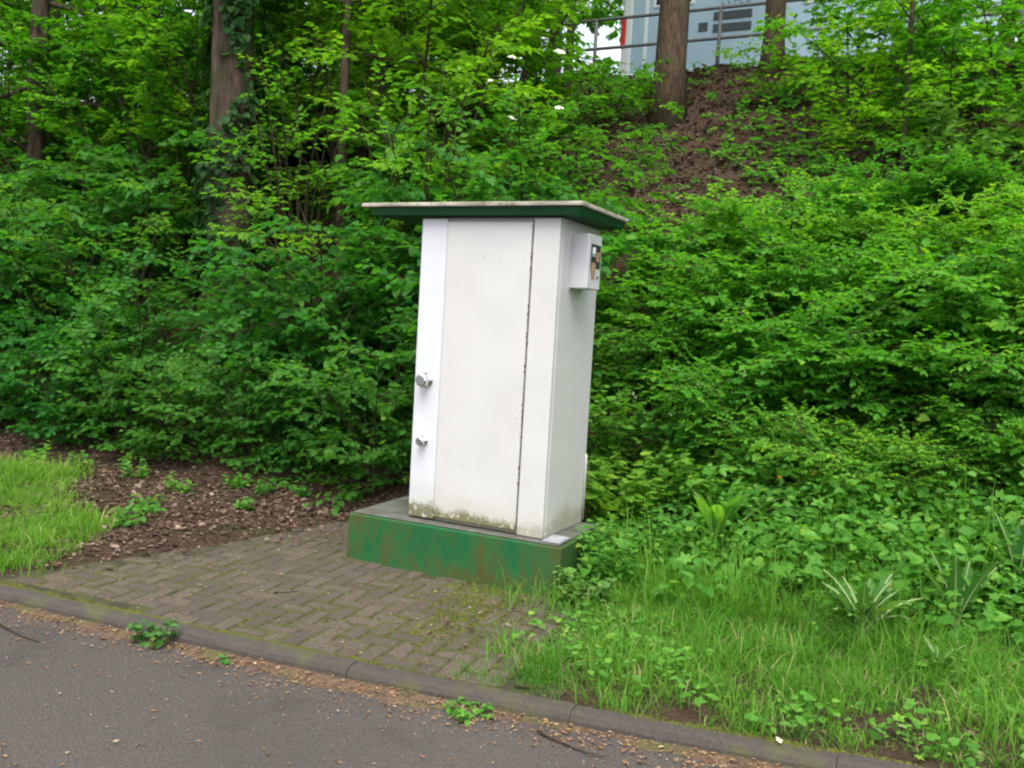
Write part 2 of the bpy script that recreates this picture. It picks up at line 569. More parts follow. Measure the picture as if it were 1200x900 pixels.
def mat_cabinet(name, base, door):
    m, nt, b = nodes(name)
    tc = N(nt, 'ShaderNodeTexCoord')
    sp = N(nt, 'ShaderNodeSeparateXYZ')
    L(nt, tc.outputs['Object'], sp.inputs[0])
    x, z = sp.outputs[0], sp.outputs[2]
    big = noise(nt, 2.5, 3, 0.5, 'Object')
    streak = noise(nt, 9, 4, 0.6, 'Object', (1, 1, 0.12))
    fine = noise(nt, 28, 6, 0.7, 'Object')
    spk = noise(nt, 55, 2, 0.5, 'Object')
    spk2 = noise(nt, 6, 2, 0.5, 'Object')
    c = mix(nt, ramp(nt, big, 0.35, 0.7), base, tuple(q * 0.93 for q in base))
    c = mix(nt, ramp(nt, streak, 0.5, 0.75, 0, 0.25), c, (0.52, 0.49, 0.40))
    # scattered rust and dirt specks
    s1 = math_(nt, 'MULTIPLY', ramp(nt, spk, 0.70, 0.76), ramp(nt, spk2, 0.5, 0.62))
    c = mix(nt, s1, c, (0.16, 0.09, 0.05))
    # algae crust along the foot: ragged band with chipped bare patches
    edge = math_(nt, 'ADD', z, math_(nt, 'MULTIPLY', math_(nt, 'SUBTRACT', big, 0.5), -0.25))
    edge = math_(nt, 'ADD', edge, math_(nt, 'MULTIPLY', math_(nt, 'SUBTRACT', fine, 0.5), -0.16))
    soft = ramp(nt, edge, 0.02, 0.24 if door else 0.17, 0.75, 0.0)
    hard = ramp(nt, edge, 0.07, 0.11, 0.9 if door else 0.35, 0.0)
    chip = ramp(nt, fine, 0.56, 0.60, 1.0, 0.0)
    c = mix(nt, math_(nt, 'MULTIPLY', soft, 0.6), c, (0.30, 0.27, 0.15))
    c = mix(nt, math_(nt, 'MULTIPLY', hard, chip), c, (0.115, 0.110, 0.040))
    L(nt, c, b.inputs['Base Color'])
    b.inputs['Roughness'].default_value = 0.42
    b.inputs['Specular IOR Level'].default_value = 0.4
    bump(nt, b, big, 0.3, 0.02)
    return m

WHITE = (0.50, 0.490, 0.475)
m_body = mat_cabinet('cabinet_white_paint', WHITE, False)
m_door = mat_cabinet('door_white_paint', WHITE, True)
m_rust = mat_rnd('rust', [(0.10, 0.06, 0.04), (0.16, 0.08, 0.04)], 0.9)
m_dark = mat_plain('dark_gap', (0.03, 0.028, 0.025), 0.9)
m_chrome = mat_plain('brushed_chrome', (0.62, 0.62, 0.63), 0.22, 1.0)
m_seal = mat_plain('grey_rubber_seal', (0.16, 0.15, 0.13), 0.85, 0, 0.6, 40)

g = Geo()
g.box((-CW, 0.037, 0.0), (0, CD, CH))
link('body', bevel_mesh(g.mesh('body', m_body), 0.006, 2), cab)
# front frame strip right of the hinge seam
g = Geo()
g.box((-0.168, 0.002, 0.004), (-0.003, 0.0365, CH - 0.006))
link('front_strip', bevel_mesh(g.mesh('front_strip', m_body), 0.004, 2), cab)
# door panel; the lock stile to its left is a separate flat strip
g = Geo()
y0 = -0.004
prof = [(-0.178, 0.0365), (-0.178, y0 + 0.004), (-0.182, y0), (-0.728, y0), (-0.736, y0 + 0.002), (-0.739, y0 + 0.006), (-0.740, 0.030), (-0.740, 0.0365)]
zs = [0.028, 0.032, 0.5, 1.0, 1.5, CH - 0.034, CH - 0.03]
V = []
for k, z in enumerate(zs):
    ins = 0.004 if k in (0, len(zs) - 1) else 0.0
    V += [(x, y + ins, z) for x, y in prof]
m_ = len(prof)
F = [(i * m_ + j, i * m_ + j + 1, (i + 1) * m_ + j + 1, (i + 1) * m_ + j) for i in range(len(zs) - 1) for j in range(m_ - 1)]
F += [tuple(range(m_)), tuple((len(zs) - 1) * m_ + j for j in range(m_))]
F = [f_[::-1] for f_ in F]
g.add(V, F)
door = link('door', g.mesh('door', m_door), cab)
m_stile = mat_cabinet('stile_bluish_white', (0.545, 0.555, 0.575), True)  # stile toned lighter and bluer than the door
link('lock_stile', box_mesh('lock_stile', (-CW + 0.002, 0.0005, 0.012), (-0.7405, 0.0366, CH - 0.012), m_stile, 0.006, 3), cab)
g = Geo()
g.box((-0.1775, 0.010, 0.02), (-0.1685, 0.0363, CH - 0.02))
link('hinge_seal', g.mesh('hinge_seal', m_seal), cab)
g = Geo()
for k in range(46):
    z = random.uniform(0.1, CH - 0.1)
    r0 = random.uniform(0.002, 0.0075)
    x = -0.173 + random.uniform(-0.006, 0.006)
    g.tube([(x, 0.0, z), (x, -0.003 if x < -.172 else 0.004, z + 0.001)], [r0, r0 * 0.6], 6, random.random())
tag(link('rust_bloom', g.mesh('rust_bloom', m_rust), cab), kind='stuff')

def lathe(g, prof, origin, axis_y=-1, sides=20, mi=0):
    V, F = [], []
    m_ = len(prof)
    for k in range(sides):
        a = 2 * math.pi * k / sides
        V += [(origin[0] + r * math.cos(a), origin[1] + axis_y * d, origin[2] + r * math.sin(a)) for r, d in prof]
    for k in range(sides):
        k2 = (k + 1) % sides
        F += [(k * m_ + j, k2 * m_ + j, k2 * m_ + j + 1, k * m_ + j + 1) for j in range(m_ - 1)]
    F.append(tuple(k * m_ + m_ - 1 for k in range(sides)))
    g.add(V, F, 0.5, mi)

for (zk, rk, nm) in ((0.862, 0.040, 'rotary_knob'), (0.488, 0.029, 'lock_cylinder')):
    g = Geo()
    org = (-CW + 0.088, 0.0006, zk)
    lathe(g, [(rk * 1.15, 0), (rk * 1.15, 0.006), (rk * 0.62, 0.010), (rk * 0.6, 0.028)], org)
    link(nm.split('_')[0] + '_rosette', g.mesh('rosette', m_chrome, True), door)
    g = Geo()
    if nm == 'rotary_knob':
        # six sided cap
        lathe(g, [(rk * 0.6, 0.026), (rk * 1.0, 0.032), (rk * 1.0, 0.066), (rk * 0.8, 0.074)], org, -1, 8)
        me = g.mesh(nm, m_chrome)
    else:
        lathe(g, [(rk * 0.6, 0.026), (rk * 0.95, 0.030), (rk * 0.95, 0.048), (rk * 0.7, 0.055)], org, -1, 16)
        g.box((org[0] - 0.004, org[1] - 0.075, org[2] - 0.02), (org[0] + 0.004, org[1] - 0.056, org[2] + 0.018))
        me = g.mesh(nm, m_chrome)
    link(nm, me, door)

# roof: weathered board over a tapering green fascia
m_fascia = mat_plain('green_fascia_paint', (0.010, 0.062, 0.022), 0.6, 0, 0.25, 12, 0.2)
m_board, nt, b = nodes('weathered_roof_board')
fa = noise(nt, 12, 5, 0.6, vec_scale=(0.5, 3, 3))
c = mix(nt, ramp(nt, fa, 0.35, 0.62), (0.44, 0.40, 0.33), (0.20, 0.18, 0.14))
fb = noise(nt, 30, 4)
c = mix(nt, ramp(nt, fb, 0.55, 0.7, 0, 0.7), c, (0.10, 0.10, 0.05))
L(nt, c, b.inputs['Base Color'])
b.inputs['Roughness'].default_value = 0.85
RX0, RX1, RY0, RY1 = -CW - 0.395, 0.161, -0.086, CD + 0.073
roof = link('roof', None, cab, (0, 0, CH))
g = Geo()
zt, zb = 0.050, 0.002
i0, i1 = 0.018, 0.034
a0, a1, b0, b1 = RX0, RX1, RY0, RY1
top = [(a0 + i0 + .02, b0 + i0, zt), (a1 - i0, b0 + i0, zt), (a1 - i0, b1 - i0, zt), (a0 + i0 + .02, b1 - i0, zt)]
bot = [(a0 + i1 + .05, b0 + i1, zb), (a1 - i1, b0 + i1, zb), (a1 - i1, b1 - i1, zb), (a0 + i1 + .05, b1 - i1, zb)]
g.add(bot + top, [(0, 3, 2, 1), (4, 5, 6, 7), (0, 1, 5, 4), (1, 2, 6, 5), (2, 3, 7, 6), (3, 0, 4, 7)])
link('fascia', bevel_mesh(g.mesh('fascia', m_fascia), 0.003, 1), roof)
cuts = [a0, a0 + 0.50, a0 + 1.0, a1]
for k in range(3):
    g = Geo()
    g.box((cuts[k] + (.0015 if k else 0), b0, 0.0505), (cuts[k + 1] - (.0015 if k < 2 else 0), b1, 0.074 + 0.001 * (k % 2)))
    link('roof_board', bevel_mesh(g.mesh('roof_board', m_board), 0.004, 1), roof)

# coin box on the right flank
m_box = mat_plain('box_grey_white_paint', (0.50, 0.50, 0.52), 0.5, 0, 0.12, 10)
m_black = mat_plain('sign_black', (0.018, 0.018, 0.02), 0.5)
m_signwhite = mat_plain('sign_white', (0.72, 0.72, 0.72), 0.5)
m_orange = mat_plain('sign_orange', (0.36, 0.22, 0.13), 0.7, 0, 0.3, 60)
bx = link('coin_box', None, cab, (0.0, 0.165, 1.462))
g = Geo()
g.box((0.0015, 0, 0), (0.112, 0.205, 0.318))
link('housing', bevel_mesh(g.mesh('housing', m_box), 0.006, 2), bx)
g = Geo()
g.box((-0.0005, -0.012, -0.01), (0.0035, 0.217, 0.330))
link('back_plate', g.mesh('back_plate', m_box), bx)
fx = 0.1125
g = Geo(); g.box((fx, 0.035, 0.125), (fx + 0.002, 0.185, 0.262)); link('sign_plate', g.mesh('sign_plate', m_black), bx)
# motorhome pictogram on the plate and the orange instruction label below
g = Geo()
def quadx(pts, x):
    g.add([(x, y, z) for y, z in pts], [tuple(range(len(pts)))])
quadx([(0.05, 0.205), (0.10, 0.205), (0.10, 0.245), (0.055, 0.245), (0.05, 0.235)], fx + 0.0032)
quadx([(0.055, 0.19), (0.068, 0.19), (0.068, 0.2), (0.055, 0.2)], fx + 0.0032)
quadx([(0.085, 0.19), (0.098, 0.19), (0.098, 0.2), (0.085, 0.2)], fx + 0.0032)
link('pictogram', g.mesh('pictogram', m_signwhite), bx)
g = Geo()
quadx([(0.112, 0.165), (0.165, 0.165), (0.17, 0.225), (0.115, 0.215)], fx + 0.0032)
quadx([(0.04, 0.10), (0.112, 0.10), (0.112, 0.156), (0.04, 0.156)], fx + 0.0034)
quadx([(0.06, 0.06), (0.10, 0.06), (0.112, 0.0985), (0.05, 0.0985)], fx + 0.0034)
link('instruction_label', g.mesh('instruction_label', m_orange), bx)
g = Geo(); lathe(g, [(0.009, 0), (0.009, 0.004)], (0, 0, 0)); me = g.mesh('key_lock', m_black)
o = link('key_lock', me, bx, (fx + 0.0005, 0.15, 0.072)); o.rotation_euler = (0, 0, math.pi / 2)
# conduit stub low on the flank
g = Geo()
g.tube([(0.008, CD - 0.02, 0.02), (0.008, CD - 0.02, 0.40), (0.006, CD - 0.02, 0.44)], [0.008, 0.008, 0.005], 8)
link('cable_conduit', g.mesh('cable_conduit', m_body, True), cab)

# ------------------------------------------------------------------ plant building blocks
LEAF_V = np.array([(0, 0, 0), (-0.30, 0.30, 0.05), (-0.26, 0.62, 0.04), (0, 1.0, -0.10), (0.26, 0.62, 0.04), (0.30, 0.30, 0.05), (0, 0.30, 0.0), (0, 0.62, -0.02)])
LEAF_F = [(0, 6, 1), (0, 5, 6), (1, 6, 7, 2), (6, 5, 4, 7), (2, 7, 3), (7, 4, 3)]
LEAF4_V = np.array([(0, 0, 0), (-0.33, 0.32, 0.06), (-0.26, 0.68, 0.04), (0, 1.0, -0.08), (0.26, 0.68, 0.04), (0.33, 0.32, 0.06)])
LEAF4_F = [(0, 3, 2, 1), (0, 5, 4, 3)]
# rounded small leaf, hand shaped maple leaf, narrow leaflet, heart shaped leaf
ROUND_V = LEAF4_V * np.array([1.35, 1, 1])
NARROW_V = LEAF4_V * np.array([0.72, 1, 1])
MAPLE_V = np.array([(0, 0, 0), (-.34, .02, .02), (-.20, .22, .0), (-.52, .48, .03), (-.20, .55, .0), (0, 1, -.06), (.20, .55, .0), (.52, .48, .03), (.20, .22, .0), (.34, .02, .02)])
MAPLE_F = [(0, 2, 1), (0, 4, 3, 2), (0, 5, 4), (0, 6, 5), (0, 8, 7, 6), (0, 9, 8)]
HEART_V = np.array([(0, 0.08, 0), (-.22, -.08, .03), (-.46, .16, .05), (-.36, .55, .02), (0, 1, -.08), (.36, .55, .02), (.46, .16, .05), (.22, -.08, .03)])
HEART_F = [(0, 4, 3, 2, 1), (0, 7, 6, 5, 4)]
TEMPL = {'leaf': (LEAF_V, LEAF_F), 'leaf4': (LEAF4_V, LEAF4_F), 'round': (ROUND_V, LEAF4_F), 'narrow': (NARROW_V, LEAF4_F), 'maple': (MAPLE_V, MAPLE_F), 'heart': (HEART_V, HEART_F)}

def unit(a):
    return a / (np.linalg.norm(a, axis=-1, keepdims=True) + 1e-9)

def put_leaves(g, O, D, Nn, size, kind, r, mi=0, rnd=None):
    """leaves at O along D with upward side Nn"""
    D = unit(D)
    X = unit(np.cross(D, Nn))
    Z = np.cross(X, D)
    s = np.broadcast_to(size, (len(O),)) * r.uniform(0.55, 1.25, len(O))
    M = np.stack([X, D, Z], -1) * s[:, None, None]
    M[:, :, 2] *= r.uniform(0.3, 2.2, len(O))[:, None]
    tv, tf = TEMPL[kind]
    g.tile(tv, tf, M, O, r.random(len(O)) if rnd is None else rnd, mi)

def twig_leaves(g, P, D, Ln, m, size, kind, r, opposite=False, ang=0.95, droop=0.25, tilt=0.35, t0=0.12):
    """m leaves along each twig; P start, D direction, Ln length"""
    n = len(P)
    if n == 0:
        return
    D = unit(D)
    S = unit(np.cross(D, np.array([0.02, 0.03, 1.0])))
    Up = np.cross(S, D)
    k = np.arange(m)
    if opposite:
        t = (k // 2) / max(1, (m - 1) // 2)
    else:
        t = k / max(1, m - 1)
    t = t0 + (1 - t0) * t
    sg = np.where(k % 2 == 0, 1.0, -1.0)
    A = ang * (1 - 0.45 * t)
    last = k == m - 1
    A = np.where(last, 0.05, A)
    tw = np.broadcast_to
    O = P[:, None, :] + D[:, None, :] * (t[None, :, None] * Ln[:, None, None])
    a = A[None, :] + r.normal(0, 0.22, (n, m))
    dirs = D[:, None, :] * np.cos(a)[..., None] + S[:, None, :] * (np.sin(a) * sg[None, :])[..., None]
    dirs = dirs + r.normal(0, 0.16, (n, m, 3))
    dirs[..., 2] -= droop * r.uniform(0.3, 1.6, (n, m))
    up = Up[:, None, :] + r.normal(0, tilt, (n, m, 3)) + np.array([0, 0, 0.5])
    base = np.clip(r.normal(0.5, 0.16, (n, 1)) + r.normal(0, 0.14, (n, m)), 0, 1)
    put_leaves(g, O.reshape(-1, 3), dirs.reshape(-1, 3), up.reshape(-1, 3), size, kind, r, 0, base.ravel())

def curve_pts(p, d, ln, bend, r, n=5, wig=0.05):
    """curved polyline from p along d, bending by vector bend"""
    d = np.asarray(d, float) / (np.linalg.norm(d) + 1e-9)
    t = np.linspace(0, 1, n)
    pts = p + d[None, :] * (t * ln)[:, None] + np.asarray(bend)[None, :] * (t ** 2 * ln)[:, None]
    w = r.normal(0, wig * ln / n, (n, 3))
    w[0] = 0
    return pts + np.cumsum(w, 0) * 0.6

def along(pts, t):
    x = t * (len(pts) - 1)
    i = min(int(x), len(pts) - 2)
    f_ = x - i
    p = pts[i] * (1 - f_) + pts[i + 1] * f_
    d = pts[i + 1] - pts[i]
    return p, d / (np.linalg.norm(d) + 1e-9)

def shrub_geo(seed, stems=8, h=2.2, spread=0.9, brn=7, brl=0.7, twn=7, twl=0.35, m=8, size=0.09, kind='leaf4', opposite=False,
              t_lo=0.2, stem_r=0.016, lean=0.25, droop=0.25, flat=0.35, tilt=0.35, sparse=0.0):
    r = np.random.default_rng(seed)
    wood, leaves = Geo(), Geo()
    P, D, Ln = [], [], []
    for s in range(stems):
        az = 2 * math.pi * (s + r.uniform(0, 0.9)) / stems
        out = np.array([math.cos(az), math.sin(az), 0])
        hh = h * r.uniform(0.7, 1.05)
        le = lean * r.uniform(0.3, 1.5)
        p0 = out * r.uniform(0.02, 0.12) * spread
        p0[2] = -0.12
        st = curve_pts(p0, np.array([0, 0, 1.0]) + out * le, hh, out * spread / h * r.uniform(0.25, 0.7) - np.array([0, 0, 0.12]), r, 7, 0.10)
        wood.tube(st, np.linspace(stem_r, stem_r * 0.28, 7) * r.uniform(0.7, 1.2), 5)
        for b_ in range(brn):
            t = t_lo + (1 - t_lo) * (b_ + r.uniform(0, 1)) / brn
            bp, bd = along(st, min(t, 0.99))
            a2 = r.uniform(0, 2 * math.pi)
            bdir = np.array([math.cos(a2), math.sin(a2), 0]) * 1.0 + out * 0.55 + np.array([0, 0, r.uniform(-0.05, 0.55)]) * (1 - flat) + bd * 0.3
            bl = brl * r.uniform(0.55, 1.15) * (1.15 - 0.55 * t)
            bt = curve_pts(bp, bdir, bl, (0, 0, -0.22 * r.uniform(0.2, 1.4)), r, 4, 0.08)
            wood.tube(bt, np.linspace(stem_r * 0.34, stem_r * 0.12, 4), 3, cap=False)
            for w in range(twn):
                if r.random() < sparse:
                    continue
                tt = 0.12 + 0.88 * (w + r.uniform(0, 1)) / twn
                tp, td = along(bt, min(tt, 0.99))
                sdv = np.cross(td, (0, 0, 1.0))
                sg = 1 if w % 2 else -1
                P.append(tp)
                D.append(td * r.uniform(0.4, 1.0) + sdv * sg * r.uniform(0.3, 1.1) + np.array([0, 0, r.normal(0.05, 0.22)]))
                Ln.append(twl * r.uniform(0.6, 1.2))
    P, D, Ln = np.array(P), np.array(D), np.array(Ln)
    twig_leaves(leaves, P, D, Ln, m, size, kind, r, opposite, droop=droop, tilt=tilt)
    Du = unit(D)
    tw_v = np.array([(0, 0, .004), (-.0035, 0, -.002), (.0035, 0, -.002), (0, 1, 0)])
    X = unit(np.cross(Du, np.array([0.02, 0.03, 1.0])))
    M = np.stack([X, Du * Ln[:, None], np.cross(X, Du)], -1)
    wood.tile(tw_v, [(0, 3, 1), (1, 3, 2), (2, 3, 0)], M, P, np.full(len(P), 0.5))
    return wood, leaves

m_stem = mat_bark('shrub_stem_bark', (0.055, 0.040, 0.024), (0.030, 0.024, 0.014), 14, (0.03, 0.04, 0.012))
m_trunk_brown = mat_bark('brown_trunk_bark', (0.120, 0.080, 0.052), (0.034, 0.023, 0.016), 9, (0.070, 0.062, 0.036))
m_trunk_grey = mat_bark('grey_trunk_bark', (0.120, 0.085, 0.062), (0.020, 0.015, 0.011), 3.0, (0.03, 0.04, 0.014))
m_leaf_thicket = mat_leaf('thicket_leaf', (0.022, 0.115, 0.016), (0.066, 0.230, 0.030), 0.5)
m_leaf_elder = mat_leaf('elder_leaf', (0.050, 0.180, 0.018), (0.110, 0.285, 0.028), 0.52)
m_leaf_bank = mat_leaf('bank_shrub_leaf', (0.050, 0.200, 0.018), (0.130, 0.345, 0.030), 0.5)
m_leaf_tree = mat_leaf('tree_leaf', (0.046, 0.170, 0.014), (0.110, 0.285, 0.022), 0.6)
m_leaf_herb = mat_leaf('herb_leaf', (0.052, 0.195, 0.026), (0.130, 0.330, 0.050), 0.48)
m_leaf_blue = mat_leaf('bluish_herb_leaf', (0.050, 0.145, 0.032), (0.100, 0.215, 0.050), 0.38)
m_leaf_ivy = mat_leaf('ivy_leaf', (0.012, 0.050, 0.012), (0.030, 0.095, 0.018), 0.3, None, 0.55, 0.15)
m_flower = mat_plain('cream_flower', (0.75, 0.72, 0.55), 0.7)
m_yellow = mat_plain('yellow_flower', (0.75, 0.42, 0.02), 0.7)

def shrub_kind(prefix, n, mat, var=None, **kw):
    out = []
    for k in range(n):
        kk = dict(kw)
        if var:
            kk.update(var[k % len(var)])
        w, l = shrub_geo(1000 + hash_(prefix) + k, **kk)
        out.append((w.mesh(prefix + '_stems', m_stem), l.mesh(prefix + '_foliage', mat)))
    return out

def hash_(s):
    return sum(ord(ch) * (i + 3) for i, ch in enumerate(s)) % 9973

def place_shrub(name, proto, u, v, rz, sc, label, cat, group, dz=0.0):
    t = thing(name, label, cat, (u, v, float(ground(u, v)) + dz), rz, group, sc)
    link('stems', proto[0], t)
    tag(link('foliage', proto[1], t), kind='stuff')
    return t

THICK = shrub_kind('thicket', 6, m_leaf_thicket, [dict(), dict(size=0.10, kind='round'), dict(size=0.125, m=6), dict(size=0.095, kind='heart', opposite=False), dict(), dict(size=0.09, m=9, twl=0.42)], stems=8, h=2.3, spread=1.0, brn=8, brl=0.75, twn=6, twl=0.38, m=7, size=0.112, opposite=True, t_lo=0.0, droop=0.42, tilt=0.55)
TALL = shrub_kind('tallbush', 4, m_leaf_tree, stems=7, h=4.6, spread=1.5, brn=13, brl=1.15, twn=9, twl=0.42, m=8, size=0.115, kind='leaf4', t_lo=0.12, stem_r=0.03, lean=0.18, sparse=0.1)
ELDER = shrub_kind('elder', 3, m_leaf_elder, stems=7, h=3.0, spread=1.2, brn=7, brl=0.7, twn=5, twl=0.30, m=7, size=0.105, kind='narrow', opposite=True, t_lo=0.25, stem_r=0.024, lean=0.3, droop=0.35, tilt=0.2)
LOW = shrub_kind('bankshrub', 5, m_leaf_bank, [dict(), dict(size=0.062), dict(size=0.05, kind='leaf4'), dict(), dict(size=0.058, kind='leaf4')], stems=11, h=1.05, spread=1.0, brn=8, brl=0.62, twn=8, twl=0.30, m=10, size=0.056, kind='round', t_lo=0.10, stem_r=0.009, lean=0.6, droop=0.30, flat=0.6, tilt=0.42)
MAPLE = shrub_kind('maple', 3, m_leaf_tree, stems=5, h=2.2, spread=1.2, brn=7, brl=0.8, twn=6, twl=0.34, m=6, size=0.12, kind='maple', opposite=True, t_lo=0.2, stem_r=0.016, lean=0.4, droop=0.3, flat=0.7)

# ------------------------------------------------------------------ trees
def tree_geo(seed, h, r0, clear, limbs, reach, twigs, m, size, kind='leaf4', sides=10, taper=0.5, lean=(0, 0), limb_pitch=0.5, btn=5, twl=0.5):
    r = np.random.default_rng(seed)
    wood, leaves = Geo(), Geo()
    n = 12
    t = np.linspace(0, 1, n)
    pts = np.stack([lean[0] * t * h + 0.05 * np.sin(t * 5 + seed), lean[1] * t * h + 0.05 * np.cos(t * 4 + seed), -0.4 + t * (h + 0.4)], -1)
    rad = r0 * (1 - (1 - taper) * t) * (1 + 0.45 * np.exp(-t * h / 0.35))
    rad[-1] *= 0.3
    wood.tube(pts, rad, sides)
    P, D, Ln = [], [], []
    for k in range(limbs):
        tt = clear + (0.98 - clear) * (k + r.uniform(0, 1)) / limbs
        p, d = along(pts, tt)
        az = 2.4 * k + r.uniform(-.5, .5)
        out = np.array([math.cos(az), math.sin(az), limb_pitch * r.uniform(-0.2, 1.3)])
        ln = reach * r.uniform(0.65, 1.1) * (1.1 - 0.5 * (tt - clear) / (1 - clear))
        lb = curve_pts(p, out, ln, (0, 0, -0.12), r, 6, 0.12)
        wood.tube(lb, np.linspace(r0 * 0.32, r0 * 0.06, 6), 5, cap=False)
        for b_ in range(btn):
            bp, bd = along(lb, min(0.99, 0.2 + 0.8 * (b_ + r.uniform(0, 1)) / btn))
            a2 = r.uniform(0, 6.28)
            bl = ln * r.uniform(0.25, 0.5)
            bt = curve_pts(bp, bd * 0.6 + np.array([math.cos(a2), math.sin(a2), r.uniform(-0.3, 0.4)]), bl, (0, 0, -0.15), r, 4, 0.1)
            wood.tube(bt, np.linspace(r0 * 0.08, r0 * 0.025, 4), 4, cap=False)
            for w in range(twigs):
                tp, td = along(bt, min(0.99, 0.1 + 0.9 * (w + r.uniform(0, 1)) / twigs))
                sdv = np.cross(td, (0, 0, 1.0))
                P.append(tp)
                D.append(td * r.uniform(0.3, 1.0) + sdv * (1 if w % 2 else -1) * r.uniform(0.3, 1.1) + np.array([0, 0, r.normal(0, 0.25)]))
                Ln.append(twl * r.uniform(0.6, 1.2))
    P, D, Ln = np.array(P), np.array(D), np.array(Ln)
    twig_leaves(leaves, P, D, Ln, m, size, kind, r, droop=0.3)
    return wood, leaves

def place_tree(wood, leaves, mat_w, mat_l, u, v, rz, label, group=None, sc=1.0, name='deciduous_tree', z=None):
    t = thing(name, label, 'tree', (u, v, float(ground(u, v)) if z is None else z), rz, group, sc)
    link('trunk', wood, t)
    tag(link('crown', leaves, t), kind='stuff')
    return t

def tree_proto(mat_w, mat_l, *a, **k):
    w, l = tree_geo(*a, **k)
    return w.mesh('trunk', mat_w, True), l.mesh('crown', mat_l)

T_BIG = tree_proto(m_trunk_grey, m_leaf_tree, 21, 13.0, 0.29, 0.30, 14, 3.4, 8, 8, 0.12, btn=6)
T_SLIM = tree_proto(m_trunk_grey, m_leaf_tree, 22, 8.5, 0.062, 0.34, 11, 1.9, 7, 8, 0.11, btn=5)
T_BROWN = tree_proto(m_trunk_brown, m_leaf_tree, 23, 12.0, 0.23, 0.38, 12, 3.2, 8, 8, 0.12, kind='maple', btn=6, taper=0.6)
T_FAR = tree_proto(m_trunk_grey, m_leaf_tree, 24, 10.0, 0.16, 0.12, 18, 3.0, 8, 8, 0.14, btn=6)

# ------------------------------------------------------------------ plant layout
# the tree with ivy behind the thicket
t = place_tree(T_BIG[0], T_BIG[1], None, None, -8.15, 8.45, 0.3, 'stout grey barked tree with flaking patches and ivy rising from the left thicket')
r = np.random.default_rng(5)
g = Geo()
n = 3800
hz = r.uniform(0.0, 6.0, n)
az = r.uniform(0, 6.28, n)
keep = (vnoise(az * 1.2, hz * 0.8, 2.2, 8) > -0.05) | (hz < 0.8)
hz, az = hz[keep], az[keep]
n = len(hz)
rad = 0.315 * (1 - 0.035 * hz) + r.uniform(0, 0.14, n)
outv = np.stack([np.cos(az), np.sin(az), np.zeros(n)], -1)
O = outv * rad[:, None] + np.stack([np.zeros(n), np.zeros(n), hz], -1)
put_leaves(g, O, outv * 0.5 + np.array([0, 0, -0.8]) + r.normal(0, 0.3, (n, 3)), outv + np.array([0, 0, 0.5]) + r.normal(0, 0.3, (n, 3)), 0.10, 'heart', r)
tag(link('ivy', g.mesh('ivy', m_leaf_ivy), t), kind='stuff')

place_tree(*T_SLIM, None, None, -6.62, 8.7, 1.0, 'slim straight brown sapling trunk rising between ivy tree and cabinet roof')
place_tree(*T_BROWN, None, None, -3.98, 12.9, 0.0, 'sturdy brown trunk on the upper bank in front of the motorhome')
place_tree(*T_BROWN, None, None, -2.85, 14.2, 2.1, 'thinner brown trunk by the fence right of the sturdy one', sc=0.72)
place_tree(*T_SLIM, None, None, -0.68, 10.6, 2.0, 'very thin dark trunk high on the bank at right', sc=0.5)
place_tree(*T_SLIM, None, None, -6.9, 15.6, 3.0, 'thin pale trunk behind the railing left of the motorhome', sc=1.3)
G_BACK = 'trees filling the background of the bank'
for k, (u, v, s_, where) in enumerate([(-10.5, 10.6, 0.9, 'left of the ivy tree'), (-12.8, 9.2, 1.0, 'at the upper left edge'), (-15.5, 11.5, 1.1, 'in the far upper left corner'), (-9.0, 13.0, 1.0, 'just behind the ivy tree'),
        (-12.0, 14.0, 1.1, 'deep behind the left thicket'), (-17, 15.0, 1.2, 'beyond the far left corner'), (-8.6, 17.5, 1.1, 'left of the motorhome behind the railing'), (-14, 19, 1.3, 'on the terrace behind the ivy tree'),
        (-20, 20, 1.4, 'far back at upper left'), (-10.0, 22, 1.3, 'farthest back behind the slim sapling'), (-4.5, 24, 1.2, 'behind the motorhome'), (0.5, 23, 1.2, 'behind the motorhome front at upper right'), (3.5, 12.5, 1.0, 'beyond the upper right corner'),
        (-24, 13, 1.3, 'past the left picture edge'), (4, 21, 1.2, 'past the upper right corner on the terrace')]):
    place_tree(*T_FAR, None, None, u, v, k * 1.7, 'leafy green tree ' + where, G_BACK, s_)

# the left thicket, row by row from the front
ORD = ['nearest to', 'second from', 'third from', 'fourth from', 'fifth from', 'sixth from', 'seventh from', 'eighth from', 'ninth from', 'tenth from', 'eleventh from', 'twelfth from', 'thirteenth from', 'fourteenth from']
r = np.random.default_rng(11)
def row(us, v, jv, s0, s1, name, protos, text, cat, group):
    for k, u in enumerate(us):
        uu_, vv_ = u + r.uniform(-.15, .15), v + r.uniform(-jv, jv)
        sc_ = r.uniform(s0, s1) * (0.70 if 6.9 < v < 7.2 and -9.0 < u < -6.3 else 1.0)
        place_shrub(name, protos[(k * 3 + int(v * 7)) % len(protos)], uu_, vv_, r.uniform(0, 6.28), sc_, text % ORD[min(k, 13)], cat, group)
G1 = 'ovate leaved shrubs of the left thicket'
row(np.arange(-4.15, -10.6, -0.8), 6.22, 0.14, 0.52, 0.70, 'ovate_leaved_shrub', THICK, 'low dark ovate leaved shrub in the front thicket row, %s the cabinet', 'shrub', G1)
row(np.arange(-3.75, -12.0, -0.95), 7.05, 0.2, 0.80, 0.98, 'ovate_leaved_shrub', THICK, 'chest high ovate leaved shrub in the second thicket row, %s the cabinet', 'shrub', G1)
row([-4.0, -5.1, -9.5, -10.5, -11.6, -12.7, -13.8], 8.15, 0.25, 0.92, 1.15, 'ovate_leaved_shrub', THICK, 'tall ovate leaved shrub in the third thicket row, %s the cabinet', 'shrub', G1)
G2 = 'tall bushes behind the thicket'
